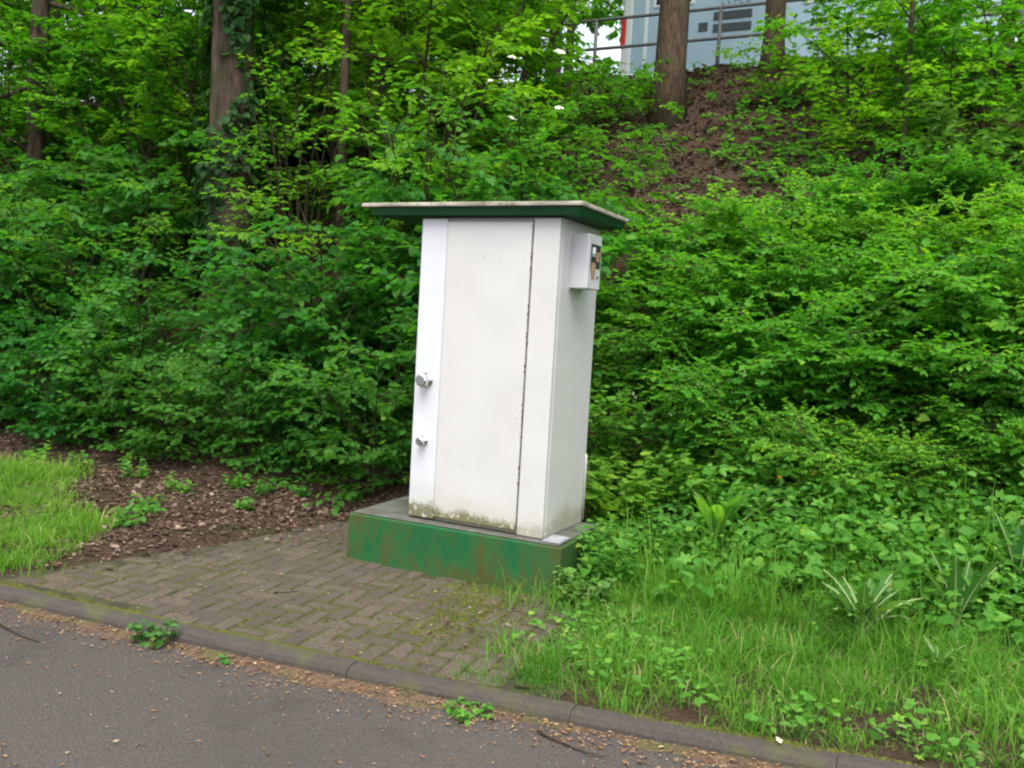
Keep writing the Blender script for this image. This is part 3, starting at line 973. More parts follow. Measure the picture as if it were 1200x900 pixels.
row([-6.0, -8.9, -10.6, -12.0, -13.6, -15.2], 9.5, 0.3, 0.75, 1.0, 'tall_bush', TALL, 'tall many stemmed bush just behind the thicket, %s the cabinet', 'bush', G2)
row([-5.9, -7.4, -9.0, -10.9, -12.8, -14.6, -16.5], 11.2, 0.3, 0.85, 1.1, 'tall_bush', TALL, 'tall loose bush halfway up the wooded bank, %s the cabinet', 'bush', G2)
row([-7.3, -10.2, -12.4, -15, -18], 13.6, 0.3, 0.9, 1.15, 'tall_bush', TALL, 'tall bush high on the wooded bank, %s the cabinet', 'bush', G2)
w_, l_ = shrub_geo(77, stems=12, h=3.4, spread=1.0, brn=4, brl=0.6, twn=4, twl=0.36, m=6, size=0.10, t_lo=0.5, stem_r=0.02, lean=0.12, sparse=0.3)
place_shrub('bare_stemmed_bush', (w_.mesh('stems', m_stem), l_.mesh('foliage', m_leaf_elder)), -6.95, 8.3, 0.0, 1.0, 'cluster of thin upright bare stems left of the slim sapling', 'bush', None)
for (u, v, s_, lab) in ((-7.3, 9.6, 1.15, 'thin bare stems standing deeper behind the slim sapling'), (-5.0, 7.9, 0.95, 'loose cluster of thin stems behind the roof left end'), (-9.4, 9.0, 1.1, 'thin bare stems left of the ivy tree')):
    place_shrub('bare_stemmed_bush', (bpy.data.meshes['stems'], bpy.data.meshes['foliage']), u, v, u, s_, lab, 'bush', 'bare stemmed bushes in the thicket')
G3 = 'pale green elder bushes'
for (u, v, s_, lab) in [(-10.2, 7.3, 0.8, 'light green elder bush with feathered leaves at the far left of the thicket'), (-8.9, 7.6, 0.8, 'light green elder bush with feathered leaves left of the ivy tree'),
                        (-5.7, 7.7, 0.85, 'light green elder bush with feathered leaves right of the slim sapling'), (-5.1, 9.4, 0.8, 'elder bush on the slope behind the cabinet roof')]:
    place_shrub('elder_bush', ELDER[int(-u) % 3], u, v, r.uniform(0, 6.28), s_, lab, 'bush', G3)
fl = place_shrub('elder_bush', ELDER[0], -4.1, 8.5, 0.8, 0.85, 'elder bush with cream flower heads above the cabinet roof', 'bush', None)
bpy.context.view_layer.update()
for k, (pu, pw, pz, rr) in enumerate([(-3.57, 7.9, 4.19, .07), (-3.94, 7.7, 3.54, .065), (-3.49, 7.8, 3.64, .055), (-4.17, 8.1, 4.24, .06), (-4.23, 7.8, 3.94, .04)]):
    g = Geo()
    V, F = [], []
    rings = 5
    for i in range(rings):
        for j in range(14):
            a_, q_ = j * 2 * math.pi / 14, rr * (i + 0.3) / rings
            q_ *= 1 + r.normal(0, 0.12)
            V.append((q_ * math.cos(a_), q_ * math.sin(a_), 0.35 * rr * (1 - (i / rings) ** 2) + r.normal(0, 0.006)))
    for i in range(rings - 1):
        F += [(i * 14 + j, (i + 1) * 14 + j, (i + 1) * 14 + (j + 1) % 14, i * 14 + (j + 1) % 14) for j in range(14)]
    F.append(tuple(range(14)))
    g.add(V, F)
    o = link('flower_head', g.mesh('flower_head', m_flower), fl)
    o.location = fl.matrix_world.inverted() @ Vector((pu, pw, pz))
    o.rotation_euler = (r.uniform(0.2, 0.7), r.uniform(-.3, .3), 0)

# right bank: low small-leaved shrubs in layers
G4 = 'small leaved shrubs on the right bank'
r = np.random.default_rng(12)
for v_, lo, s0, s1, nm in ((6.42, -1.1, 0.52, 0.66, 'lowest'), (6.95, -1.45, 0.68, 0.82, 'second'), (7.5, -1.95, 0.8, 0.95, 'third'), (8.1, -2.35, 0.85, 1.05, 'fourth'), (8.75, -2.1, 0.85, 1.05, 'fifth'), (9.5, -1.3, 0.8, 1.0, 'topmost')):
    row(np.arange(lo, 1.9, 0.78), v_, 0.16, s0, s1, 'small_leaved_shrub', LOW, 'low small leaved shrub in the ' + nm + ' right bank row, %s the cabinet', 'shrub', G4)
G5 = 'maple bushes below the railing'
for k, (u, v, s_, lab) in enumerate([(-0.95, 10.9, 0.7, 'low maple bush left of the very thin dark trunk'), (-0.2, 10.6, 0.8, 'low maple bush right of the very thin dark trunk'), (-4.75, 12.3, 0.6, 'small maple bush left of the sturdy trunk'), (-4.6, 10.9, 0.65, 'maple bush on the slope above the cabinet roof'), (-3.9, 9.6, 0.5, 'low maple bush above the right roof end'), (-2.35, 13.0, 0.55, 'small broad leaved maple bush right of the sturdy trunk below the railing'), (-1.5, 12.8, 0.8, 'broad leaved maple bush in front of the motorhome side'),
        (-0.9, 12.0, 0.85, 'broad leaved maple bush beside the very thin dark trunk'), (0.3, 11.4, 1.0, 'broad leaved maple bush at the upper right corner'), (-1.3, 14.0, 0.9, 'maple bush growing through the railing at right'),
        (-0.1, 13.2, 1.1, 'tall maple bush by the railing at the top right edge'), (0.9, 12.6, 1.1, 'maple bush just past the upper right corner'), (1.3, 10.4, 1.0, 'maple bush above the shrubs at the right edge')]):
    place_shrub('maple_bush', MAPLE[k % 3], u, v, r.uniform(0, 6.28), s_, lab, 'bush', G5)

# ------------------------------------------------------------------ railing and motorhome on the terrace
m_rail = mat_plain('galvanised_steel', (0.16, 0.16, 0.165), 0.55, 0.3, 0.3, 20)
rail = thing('railing', 'grey tubular steel railing along the top of the bank', 'railing', (-5.9, 14.55, 5.85))
for k in range(-2, 5):
    g = Geo()
    x = k * 2.13
    z0 = float(ground(-5.9 + x, 14.55)) - 5.85
    g.tube([(x, 0, z0 - 0.2), (x, 0, 1.0)], 0.03, 8)
    link('post', g.mesh('post', m_rail, True), rail)
for z in (1.0, 0.52):
    g = Geo()
    g.tube([(-4.7, 0.0, z), (9.4, 0.0, z)], 0.028, 8)
    link('rail', g.mesh('rail', m_rail, True), rail)

m_van = mat_plain('motorhome_pale_blue_body', (0.33, 0.45, 0.56), 0.35)
m_vanw = mat_plain('motorhome_white_trim', (0.66, 0.68, 0.70), 0.35)
m_glass = mat_plain('dark_window_glass', (0.03, 0.04, 0.05), 0.08)
m_red = mat_plain('red_tail_light', (0.55, 0.03, 0.015), 0.25)
m_tyre = mat_plain('tyre_rubber', (0.02, 0.02, 0.02), 0.9)
m_vent = mat_plain('dark_vent', (0.05, 0.06, 0.07), 0.6)
mz = 5.95
van = thing('motorhome', 'pale blue motorhome with white rear corner and red tail light parked beyond railing', 'motorhome', (-6.15, 16.6, mz))
g = Geo()
V = [(0.05, 0, 0.5), (6.4, 0, 0.5), (6.4, 0, 1.5), (6.1, 0, 2.9), (0.05, 0, 2.9)]
V = V + [(x, 2.2, z) for x, y, z in V]
g.add(V, [(0, 1, 2, 3, 4), (9, 8, 7, 6, 5), (0, 5, 6, 1), (1, 6, 7, 2), (2, 7, 8, 3), (3, 8, 9, 4), (4, 9, 5, 0)])
link('body', bevel_mesh(g.mesh('body', m_van), 0.05, 3), van)
def vpart(nm, lo, hi, mat, w=0.01, par=None):
    return link(nm, box_mesh(nm, lo, hi, mat, w), par or van)
vpart('rear_corner_trim', (-0.04, -0.03, 0.48), (0.16, 0.2, 2.85), m_vanw, 0.04)
vpart('trim_strip', (0.40, -0.012, 0.5), (0.47, 0.02, 2.85), m_vanw, 0.004)
vpart('skirt', (0.0, -0.02, 0.40), (6.3, 0.1, 0.56), m_vanw, 0.02)
vpart('tail_light', (-0.06, -0.045, 1.05), (0.05, 0.08, 1.62), m_red, 0.02)
w_ = vpart('window', (0.55, -0.02, 1.75), (1.35, 0.04, 2.35), m_vanw, 0.02)
vpart('pane', (0.61, -0.026, 1.80), (1.29, 0.0, 2.30), m_glass, 0.01, w_)
w_ = vpart('window', (3.3, -0.02, 1.55), (4.5, 0.04, 2.25), m_vanw, 0.02)
vpart('pane', (3.36, -0.026, 1.60), (4.44, 0.0, 2.20), m_glass, 0.01, w_)
for z in (1.20, 1.42):
    vn = vpart('vent_grille', (1.72, -0.018, z), (2.42, 0.03, z + 0.15), m_vent, 0.008)
vpart('service_hatch', (1.45, -0.016, 1.24), (1.62, 0.03, 1.40), m_vent, 0.008)
vpart('step_light', (2.3, -0.03, 1.86), (2.6, 0.03, 1.93), m_vent, 0.008)
for x in (1.5, 5.2):
    g = Geo()
    lathe(g, [(0.20, 0.02), (0.34, 0.02), (0.36, 0.0), (0.36, -0.2), (0.2, -0.22)], (0, 0, 0), -1, 24)
    wh = link('wheel', g.mesh('tyre', m_tyre, True), van, (x, 0.03, 0.36))
    g = Geo()
    lathe(g, [(0.21, 0.0), (0.19, 0.035), (0.06, 0.02)], (0, 0, 0), -1, 24)
    link('rim', g.mesh('rim', m_vanw, True), wh)
m_letter = mat_plain('lettering_grey_blue', (0.16, 0.22, 0.29), 0.5)
for k, w in enumerate((0.08, 0.05, 0.09, 0.05, 0.08)):
    x, q = 1.85 + k * 0.115, 0.04 * (k % 3)
    g = Geo()
    V = [(x, 1.66), (x + (w if q == 0 else 0.02), 1.66), (x + (w if q == 0 else 0.02), 1.66 + max(q, 0.02)), (x + w, 1.66 + max(q, 0.02)), (x + w, 1.685 + max(q, 0.02)), (x + 0.02, 1.685 + max(q, 0.02)), (x + 0.02, 1.77), (x, 1.77)]
    n_ = len(V)
    g.add([(a_, -0.006, z_) for a_, z_ in V] + [(a_, -0.001, z_) for a_, z_ in V], [tuple(range(n_)), tuple(range(2 * n_ - 1, n_ - 1, -1))] + [(i, n_ + i, n_ + (i + 1) % n_, (i + 1) % n_) for i in range(n_)])
    link('letter', g.mesh('letter', m_letter), van)

# ------------------------------------------------------------------ herbs, grass, litter
def scatter(n, u0, u1, v0, v1, r):
    return r.uniform(u0, u1, n), r.uniform(v0, v1, n)

r = np.random.default_rng(31)
g = Geo()
u, v = scatter(9500, -2.0, 2.4, 4.3, 9.0, r)
dens = np.clip((v - (4.65 + 0.55 * vnoise(u, v, 2.0, 14) - 0.25 * np.clip(u + 0.6, 0, 1))) / 0.85, 0.0, 1) * np.clip((10.5 - v) / 2.5, 0.25, 1)
keep = (r.random(len(u)) < dens) & ~((u < -1.83) & (v < 5.5)) & (vnoise(u, v, 3.0, 15) > -1.0)
u, v = u[keep], v[keep]
z = ground(u, v)
n = len(u)
hgt = np.clip(r.gamma(3.0, 0.045, n) * (1 + 0.5 * vnoise(u, v, 1.5, 16)), 0.03, 0.45)
O = np.stack([u, v, z + hgt], -1)
KD = ('leaf4', 'heart', 'maple', 'leaf', 'maple', 'round', 'leaf4')
species = (vnoise(u, v, 1.8, 17) + r.normal(0, 0.5, n))
for w in range(7):
    az = r.uniform(0, 6.28, n)
    D = np.stack([np.cos(az), np.sin(az), r.normal(-0.05, 0.3, n)], -1)
    OO = O + D * r.uniform(0.005, 0.05, n)[:, None]
    OO[:, 2] -= r.uniform(0, 0.7, n) * hgt * (w % 3) / 2
    for sp, kd in enumerate((KD[w], KD[(w + 3) % 7])):
        q = (species > 0) == bool(sp)
        put_leaves(g, OO[q], D[q], np.tile((0, -0.45, 1.0), (q.sum(), 1)) + r.normal(0, 0.38, (q.sum(), 3)), np.clip(r.gamma(6, 0.0085, q.sum()), 0, 0.085) * (1.0 if sp else 1.25), kd, r)
tag(link('herb_ground_cover', g.mesh('herb_ground_cover', m_leaf_herb)), 'mixed leafy herbs covering the foot of the right bank', 'ground cover', None, 'stuff')

# thin herbs on the upper slope and thicket floor
g = Geo()
u, v = scatter(6500, -9.0, 2.0, 6.0, 14.5, r)
keep = (vnoise(u, v, 1.3, 19) + 0.2 * np.abs(u + 2.9 - 0.1 * (v - 9)) > 0.36) | (r.random(len(u)) < 0.2)
u, v = u[keep], v[keep]
n = len(u)
O = np.stack([u, v, ground(u, v) + r.uniform(0.03, 0.2, n)], -1)
for w in range(5):
    az = r.uniform(0, 6.28, n)
    D = np.stack([np.cos(az), np.sin(az), r.normal(0, 0.25, n)], -1)
    put_leaves(g, O + D * 0.02, D, np.tile((0, -0.15, 1.0), (n, 1)) + r.normal(0, 0.3, (n, 3)), r.uniform(0.05, 0.10, n), 'leaf4', r)
tag(link('woodland_floor_herbs', g.mesh('woodland_floor_herbs', m_leaf_herb)), 'scattered green seedlings on the brown leaf litter of the slope', 'ground cover', None, 'stuff')

m_grass = mat_leaf('grass_blade', (0.055, 0.175, 0.014), (0.165, 0.335, 0.038), 0.42)
BL_V = np.array([(-.5, 0, 0), (.5, 0, 0), (-.42, .12, .38), (.42, .12, .38), (-.28, .36, .72), (.28, .36, .72), (0, .75, .95)])
BL_F = [(0, 1, 3, 2), (2, 3, 5, 4), (4, 5, 6)]
def grass(name, u, v, h, label, r, w=0.0042, mat=None, tone=0.0):
    n = len(u)
    az = r.uniform(0, 6.28, n)
    c_, s_ = np.cos(az), np.sin(az)
    bend = r.uniform(0.2, 1.9, n)
    M = np.zeros((n, 3, 3))
    M[:, 0, 0], M[:, 1, 0] = c_ * w, s_ * w
    M[:, 0, 1], M[:, 1, 1] = -s_ * h * bend, c_ * h * bend
    M[:, 2, 2] = h
    M[:, 2, 1] = -0.25 * h * bend
    g = Geo()
    g.tile(BL_V, BL_F, M, np.stack([u, v, ground(u, v) - 0.01], -1), np.clip(r.normal(0.45, 0.16, n) + 0.18 * vnoise(u, v, 3, 2) + tone, 0, 0.92))
    return tag(link(name, g.mesh(name, mat or m_grass)), label, 'grass', None, 'stuff')

def tufts(n_t, u0, u1, v0, v1, dens_f, r, per=(14, 46)):
    """clumped blades: tuft centres thinned by dens_f, blades gathered round them"""
    cu, cv = scatter(n_t, u0, u1, v0, v1, r)
    q = r.random(n_t) < dens_f(cu, cv)
    cu, cv = cu[q], cv[q]
    m_ = r.integers(per[0], per[1], len(cu))
    hh = r.gamma(6.0, 0.017, len(cu)) * (1.05 + 0.45 * vnoise(cu, cv, 2.0, 24))
    i = np.repeat(np.arange(len(cu)), m_)
    sp = 0.018 + 0.25 * hh[i]
    u = cu[i] + r.normal(0, 1, len(i)) * sp
    v = cv[i] + r.normal(0, 1, len(i)) * sp
    global TONE
    TONE = r.normal(0, 0.22, len(cu))[i]
    return u, v, np.clip(hh[i] * r.uniform(0.45, 1.15, len(i)), 0.02, 0.28)
def dens_verge(u, v):
    kd = v - kerb_y(u)
    left = -1.72 - 0.28 * np.clip(v - 3.5, 0, 2) + 0.18 * vnoise(u, v, 4.5, 21)
    d = np.clip((kd - 0.10 + 0.05 * vnoise(u, v, 9, 40)) / 0.06, 0, 1) * np.clip((u - left) / 0.3, 0, 1) * np.clip((5.6 - v + 0.35 * vnoise(u, v, 2.5, 22)) / 0.9, 0.03, 1)
    return d * np.clip(0.80 + 0.6 * vnoise(u, v, 3.2, 23), 0.35, 1)
u, v, h = tufts(3600, -2.35, 2.6, 3.3, 6.2, dens_verge, r)
keep = ~((u > -3.35) & (u < -1.875) & (v > 4.56) & (v < 5.42)) & (v > kerb_y(u) + 0.075)
u, v, h, TONE = u[keep], v[keep], h[keep], TONE[keep]
h *= 1 + 0.7 * np.exp(-((u + 0.25) ** 2 + (v - 4.5) ** 2) / 0.25)
h *= 0.62 + 0.38 * np.clip((v - kerb_y(u) - 0.1) / 0.35, 0, 1)
grass('verge_grass', u, v, h, 'fresh green verge grass between the kerb and the bank at right', r, 0.0048, None, TONE)
q = r.random(len(u)) < 0.05
grass('dry_straw', u[q], v[q] + 0.01, np.clip(h[q] * 1.1, 0.04, 0.2), 'dry pale straw blades mixed into the verge grass', r, 0.0035, mat_rnd('dry_straw', [(0.30, 0.22, 0.10), (0.42, 0.34, 0.18)], 0.8))
# clover and other small leaves in the verge
cu, cv = scatter(2600, -2.1, 2.4, 3.5, 5.6, r)
q = (r.random(2600) < np.clip(0.25 + 0.8 * vnoise(cu, cv, 3.0, 41), 0, 1) * np.clip((cu + 1.9) / 0.3, 0, 1)) & (cv > kerb_y(cu) + 0.14) & ~((cu < -1.86) & (cv > 4.5))
cu, cv = cu[q], cv[q]
g = Geo()
n = len(cu)
for w in range(4):
    az = r.uniform(0, 6.28, n)
    D = np.stack([np.cos(az), np.sin(az), r.normal(0.0, 0.25, n)], -1)
    put_leaves(g, np.stack([cu, cv, ground(cu, cv) + r.uniform(0.02, 0.09, n)], -1) + D * r.uniform(0.0, 0.02, n)[:, None], D, np.tile((0, -0.2, 1.0), (n, 1)) + r.normal(0, 0.3, (n, 3)), np.clip(r.gamma(6, 0.0055, n), 0, 0.05), ('round', 'maple', 'heart', 'leaf4')[w], r)
tag(link('verge_clover', g.mesh('verge_clover', m_leaf_herb)), 'small clover like leaves scattered through the verge grass', 'ground cover', None, 'stuff')
def dens_lawn(u, v):
    kd = v - kerb_y(u)
    return np.clip((kd - 0.12) / 0.1, 0, 1) * np.clip((-4.35 - 0.25 * (v - 3.3) - 0.55 * (v - 3.3) ** 2 + 0.25 * vnoise(u, v, 4, 25) - u) / 0.3, 0, 1) * np.clip((5.25 - v + 0.3 * vnoise(u, v, 2.5, 26)) / 0.5, 0, 1)
u, v, h = tufts(3000, -9.5, -4.0, 3.0, 6.0, dens_lawn, r)
grass('lawn_corner_grass', u, v, h * 0.95, 'short bright grass patch left of the paved area', r, 0.0055, None, TONE)
q = r.random(len(u)) < 0.03
grass('lawn_straw', u[q], v[q] + 0.01, np.clip(h[q] * 1.1, 0.04, 0.2), 'dry pale straw blades in the left grass patch', r, 0.0045, bpy.data.materials['dry_straw'])
# long arching blades where the verge runs into the herbs
def dens_tall(u, v):
    return np.clip((v - 4.5) / 0.4, 0, 1) * np.clip((6.3 - v) / 0.6, 0, 1) * np.clip(0.3 + 0.9 * vnoise(u, v, 2.6, 60), 0, 1)
u, v, h = tufts(420, -1.75, 1.8, 4.5, 6.3, dens_tall, r, (8, 22))
grass('tall_grass', u, v, h * 2.6 + 0.05, 'long arching grass blades among the herbs at the bank foot', r, 0.0062, None, TONE)
# weeds and moss grass at the joints in front of the plinth
u, v = scatter(9000, -3.4, -1.7, 3.5, 4.6, r)
dens = np.clip((0.35 + vnoise(u, v, 5, 28)) * 0.5, 0, 1) * np.clip((u + 2.9) / 0.8, 0.0, 1) * np.clip(1 - np.abs(v - 4.35) / 0.5, 0, 1)
keep = r.random(len(u)) < dens
u, v = u[keep], v[keep]
grass('joint_grass', u, v, r.uniform(0.012, 0.04, len(u)), 'thin tufts of grass and moss in the paver joints before the plinth', r, 0.004)

m_litter = mat_rnd('dead_leaf', [(0.032, 0.020, 0.014), (0.080, 0.050, 0.034), (0.150, 0.100, 0.070), (0.050, 0.030, 0.021), (0.105, 0.064, 0.043), (0.280, 0.205, 0.150)], 0.85)
def litter(name, u, v, size, label, r, mat=m_litter, lift=0.004, zf=None, kind='leaf4', flat=0.35):
    n = len(u)
    z = ground(u, v) if zf is None else zf(u, v)
    az = r.uniform(0, 6.28, n)
    D = np.stack([np.cos(az), np.sin(az), r.normal(0, flat * 0.6, n)], -1)
    g = Geo()
    put_leaves(g, np.stack([u, v, z + lift + r.uniform(0, 0.012, n)], -1), D, np.tile((0, 0, 1.0), (n, 1)) + r.normal(0, flat, (n, 3)), size, kind, r)
    return tag(link(name, g.mesh(name, mat)), label, 'leaf litter', None, 'stuff')
u, v = scatter(34000, -10.5, -3.0, 3.3, 7.8, r)
edge = -4.35 + 0.34 * (v - 3.3) + 0.22 * vnoise(u, v, 3.5, 30)
dens = np.where(v > 5.6, 1.0, np.clip((edge + 0.25 - u) / 0.75, 0, 1) ** 1.5) * np.clip((v - kerb_y(u) - 0.09) / 0.15, 0.0, 1)
keep = (r.random(len(u)) < dens) & ~((u > -3.34) & (v < 5.45))
u, v = u[keep], v[keep]
def z_pave(u, v):
    return np.maximum(ground(u, v), 0.066)
litter('dead_leaf_litter', u, v, np.clip(r.gamma(4.0, 0.0078, len(u)), 0, 0.06), 'brown dead leaves covering the soil left of the plinth', r, zf=z_pave)
u, v = scatter(42000, -6.5, 2.0, 7.0, 14.8, r)
litter('slope_leaf_litter', u, v, r.gamma(5, 0.009, len(u)), 'reddish brown dead leaves on the upper slope', r)
# fallen bud scales and flower bits: on the road, in the gutter, on the pavers
gd, nt_, b_ = nodes('gutter_dirt')
fq = noise(nt_, 25, 5, 0.7)
fr = noise(nt_, 4, 3)
cq = mix(nt_, ramp(nt_, fq, 0.35, 0.65), (0.040, 0.026, 0.016), (0.120, 0.075, 0.040))
cq = mix(nt_, ramp(nt_, fr, 0.5, 0.62, 0, 0.7), cq, (0.055, 0.062, 0.014))
L(nt_, cq, b_.inputs['Base Color'])
b_.inputs['Roughness'].default_value = 0.95
bump(nt_, b_, fq, 0.8, 0.01)
g = Geo()
us = np.arange(-7, 3.5, 0.03)
wd = 0.085 + 0.05 * vnoise(us, us * 0, 3.0, 33) + 0.02 * vnoise(us, us * 0, 14.0, 34) + r.normal(0, 0.006, len(us))
wd = np.clip(wd, 0.012, 0.2)
V = [(u_, float(kerb_y(u_)) + 0.004, 0.016) for u_ in us] + [(u_, float(kerb_y(u_)) - 0.5 * w_, 0.009) for u_, w_ in zip(us, wd)] + [(u_, float(kerb_y(u_)) - w_, -0.001) for u_, w_ in zip(us, wd)]
q = len(us)
g.add(V, [(k_ * q + i + 1, k_ * q + i, (k_ + 1) * q + i, (k_ + 1) * q + i + 1) for k_ in range(2) for i in range(q - 1)])
tag(link('gutter_dirt', g.mesh('gutter_dirt', gd)), 'ragged strip of brown dirt and moss in the gutter along the kerb', 'dirt', None, 'stuff')
m_bits = mat_rnd('fallen_bits', [(0.10, 0.055, 0.030), (0.19, 0.115, 0.055), (0.27, 0.175, 0.085), (0.17, 0.070, 0.045), (0.34, 0.27, 0.17)], 0.85)
u = r.uniform(-6, 3, 11000)
off = np.where(r.random(11000) < 0.55, -np.abs(r.normal(0, 0.12, 11000)) - 0.005, -r.uniform(0, 3.0, 11000))
v = kerb_y(u) + off
litter('gutter_litter', u, v, np.clip(r.gamma(4, 0.0033, len(u)), 0, 0.026), 'yellowish brown fallen bits lying on the asphalt and along the gutter', r, m_bits, 0.001, lambda a, b_: 0.012 * np.clip(1 + (b_ - kerb_y(a)) / 0.08, 0, 1), 'narrow', 0.12)
u, v = scatter(650, -4.5, -1.6, 3.1, 5.2, r)
keep = (v > kerb_y(u)) & ~((u > -3.34) & (v > 4.55))
u, v = u[keep], v[keep]
litter('paver_litter', u, v, r.uniform(0.008, 0.022, len(u)), 'small tan fallen bits scattered over the pavers', r, m_bits, 0.004, lambda a, b_: np.full(len(a), 0.066), 'narrow', 0.25)
u, v = scatter(1500, -2.2, 3.5, 3.6, 6.0, r)
keep = v > kerb_y(u) + 0.12
u, v = u[keep], v[keep]
litter('verge_dead_leaves', u, v, r.uniform(0.015, 0.045, len(u)), 'dead leaves and straw lying in the verge grass', r)

# moss cushions in the joints and along the back of the kerb
m_moss = mat_rnd('moss', [(0.034, 0.034, 0.011), (0.058, 0.064, 0.013), (0.085, 0.100, 0.015), (0.045, 0.034, 0.017)], 0.95, 0.1)
mu, mv, mzz = [], [], []
for (pu, pw, pz, a_, hl) in PV:
    for q in range(46):
        e = r.integers(0, 4)
        t_ = r.uniform(-1, 1)
        lx, ly = ((t_ * hl, 0.05 * (1 if e == 0 else -1)) if e < 2 else (hl * (1 if e == 2 else -1), t_ * 0.05))
        lx, ly = lx + r.normal(0, 0.0025), ly + r.normal(0, 0.0025)
        x_, y_ = pu + lx * math.cos(a_) - ly * math.sin(a_), pw + lx * math.sin(a_) + ly * math.cos(a_)
        if r.random() < np.clip(0.45 + 0.75 * vnoise(x_, y_, 3.0, 50) + 0.35 * np.clip((x_ + 2.9), 0, 1), 0.1, 1):
            mu.append(x_); mv.append(y_); mzz.append(pz - 0.0035)
for q in range(5200):
    x_ = r.uniform(-5, 1.5)
    y_ = float(kerb_y(x_)) + 0.092 + r.normal(0, 0.012)
    if r.random() < np.clip(0.4 + 0.9 * vnoise(x_, 0, 2.0, 51), 0.05, 1):
        mu.append(x_); mv.append(y_); mzz.append(0.0635)
for q in range(12000):
    x_, y_ = r.uniform(-3.0, -1.5), r.uniform(3.4, 4.62)
    if r.random() < np.clip(vnoise(x_, y_, 4.0, 52) - 0.1, 0, 1) * np.clip((x_ + 3.0) / 0.8, 0, 1) * np.clip((y_ - 3.5) / 0.5, 0.1, 1) and y_ > kerb_y(x_) + 0.1:
        mu.append(x_); mv.append(y_); mzz.append(0.066 + 0.006 * float(vnoise(x_, y_, 2.0, 9)))
n = len(mu)
g = Geo()
O = np.stack([mu, mv, np.array(mzz)], -1)
az = r.uniform(0, 6.28, n)
CUSH = np.array([(-.5, -.5, -.2), (.5, -.5, -.2), (.5, .5, -.2), (-.5, .5, -.2), (0, 0, .42)])
M = np.zeros((n, 3, 3))
sz = r.gamma(5, 0.0021, n)
M[:, 0, 0], M[:, 1, 0], M[:, 0, 1], M[:, 1, 1], M[:, 2, 2] = np.cos(az) * sz, np.sin(az) * sz, -np.sin(az) * sz, np.cos(az) * sz, sz * 0.7
g.tile(CUSH, [(0, 1, 4), (1, 2, 4), (2, 3, 4), (3, 0, 4)], M, O, np.clip(r.normal(0.5, 0.2, n) + 0.2 * vnoise(O[:, 0], O[:, 1], 4, 53), 0, 1))
tag(link('joint_moss', g.mesh('joint_moss', m_moss, True)), 'small moss cushions in the paver joints and along the kerb', 'moss', None, 'stuff')

# ------------------------------------------------------------------ single plants
m_stalk = mat_plain('green_stalk', (0.06, 0.14, 0.025), 0.6)
m_rib = mat_plain('pale_midrib', (0.38, 0.46, 0.20), 0.5)
def strap_leaf(seed, ln, wd, lobes=0, arch=0.6, stem=0.25):
    """long dock or dandelion leaf rising and arching over, with a pale midrib"""
    r = np.random.default_rng(seed)
    g = Geo()
    n = 13
    t = np.linspace(0, 1, n)
    th = 1.25 - arch * 1.9 * t ** 1.3
    y = np.concatenate([[0], np.cumsum(np.cos(th[:-1]) * ln / (n - 1))])
    z = np.concatenate([[0], np.cumsum(np.sin(th[:-1]) * ln / (n - 1))])
    tt = np.clip((t - stem) / (1 - stem), 0, 1)
    w = wd * (np.sin(np.clip(tt, 0, 1) ** 0.75 * math.pi * 0.93) + 0.05)
    if lobes:
        w = w * np.where(np.arange(n) % 2 == 0, 1.0, 0.5)
    V, F = [], []
    for i in range(n):
        V += [(-w[i], y[i], z[i] + 0.25 * w[i] + r.normal(0, 0.003)), (0, y[i], z[i]), (w[i], y[i], z[i] + 0.25 * w[i] + r.normal(0, 0.003))]
    for i in range(n - 1):
        a = 3 * i
        F += [(a, a + 1, a + 4, a + 3), (a + 1, a + 2, a + 5, a + 4)]
    g.add(V, F, r.uniform(0.2, 0.8), 0)
    g.tube(np.stack([np.zeros(n), y, z + 0.001], -1), np.linspace(0.0042, 0.001, n), 4, 0.5, 1)
    return g
LEAVES = {}
for nm, args in {'dock': dict(ln=0.34, wd=0.026, lobes=0, arch=0.55), 'dandelion': dict(ln=0.27, wd=0.030, lobes=1, arch=0.6), 'upright': dict(ln=0.33, wd=0.040, lobes=1, arch=0.22, stem=0.3)}.items():
    LEAVES[nm] = [strap_leaf(50 + k + hash_(nm), **{**args, 'arch': args['arch'] * (0.7 + 0.3 * k)}).mesh(nm + '_leaf', [m_leaf_blue if nm != 'dock' else m_leaf_herb, m_rib], True) for k in range(3)]
def rosette(name, kind, u, v, n, label, cat, r, sc=1.0, extra=None):
    t = thing(name, label, cat, (u, v, float(ground(u, v)) - 0.01))
    for k in range(n):
        o = link('leaf', LEAVES[kind][k % 3], t, (r.uniform(-.015, .015), r.uniform(-.015, .015), 0), 2 * math.pi * k / n + r.uniform(-.4, .4), sc * r.uniform(0.7, 1.15))
        o.rotation_euler[0] = r.uniform(-0.15, 0.25)
    return t
r = np.random.default_rng(41)
rosette('dock_plant', 'dock', -1.27, 5.75, 14, 'dock plant with arching pale ribbed leaves right of the plinth', 'plant', r, 1.5)
rosette('dandelion_plant', 'dandelion', -0.30, 4.90, 22, 'large dandelion clump with arching pale stalks at the grass edge', 'plant', r, 1.45)
rosette('dandelion_plant', 'upright', 0.14, 5.30, 6, 'dandelion with tall upright jagged leaf at the right of the verge', 'plant', r, 1.5)
rosette('dandelion_plant', 'upright', 0.42, 5.62, 6, 'dandelion tuft at the far right edge of the picture', 'plant', r, 1.5)
rosette('dock_plant', 'dock', -0.75, 6.1, 7, 'smaller dock plant among herbs in mid bank foot', 'plant', r, 0.8)
rosette('dandelion_plant', 'dandelion', 0.05, 4.62, 8, 'small dandelion half sunk in the right verge grass', 'plant', r, 0.8)

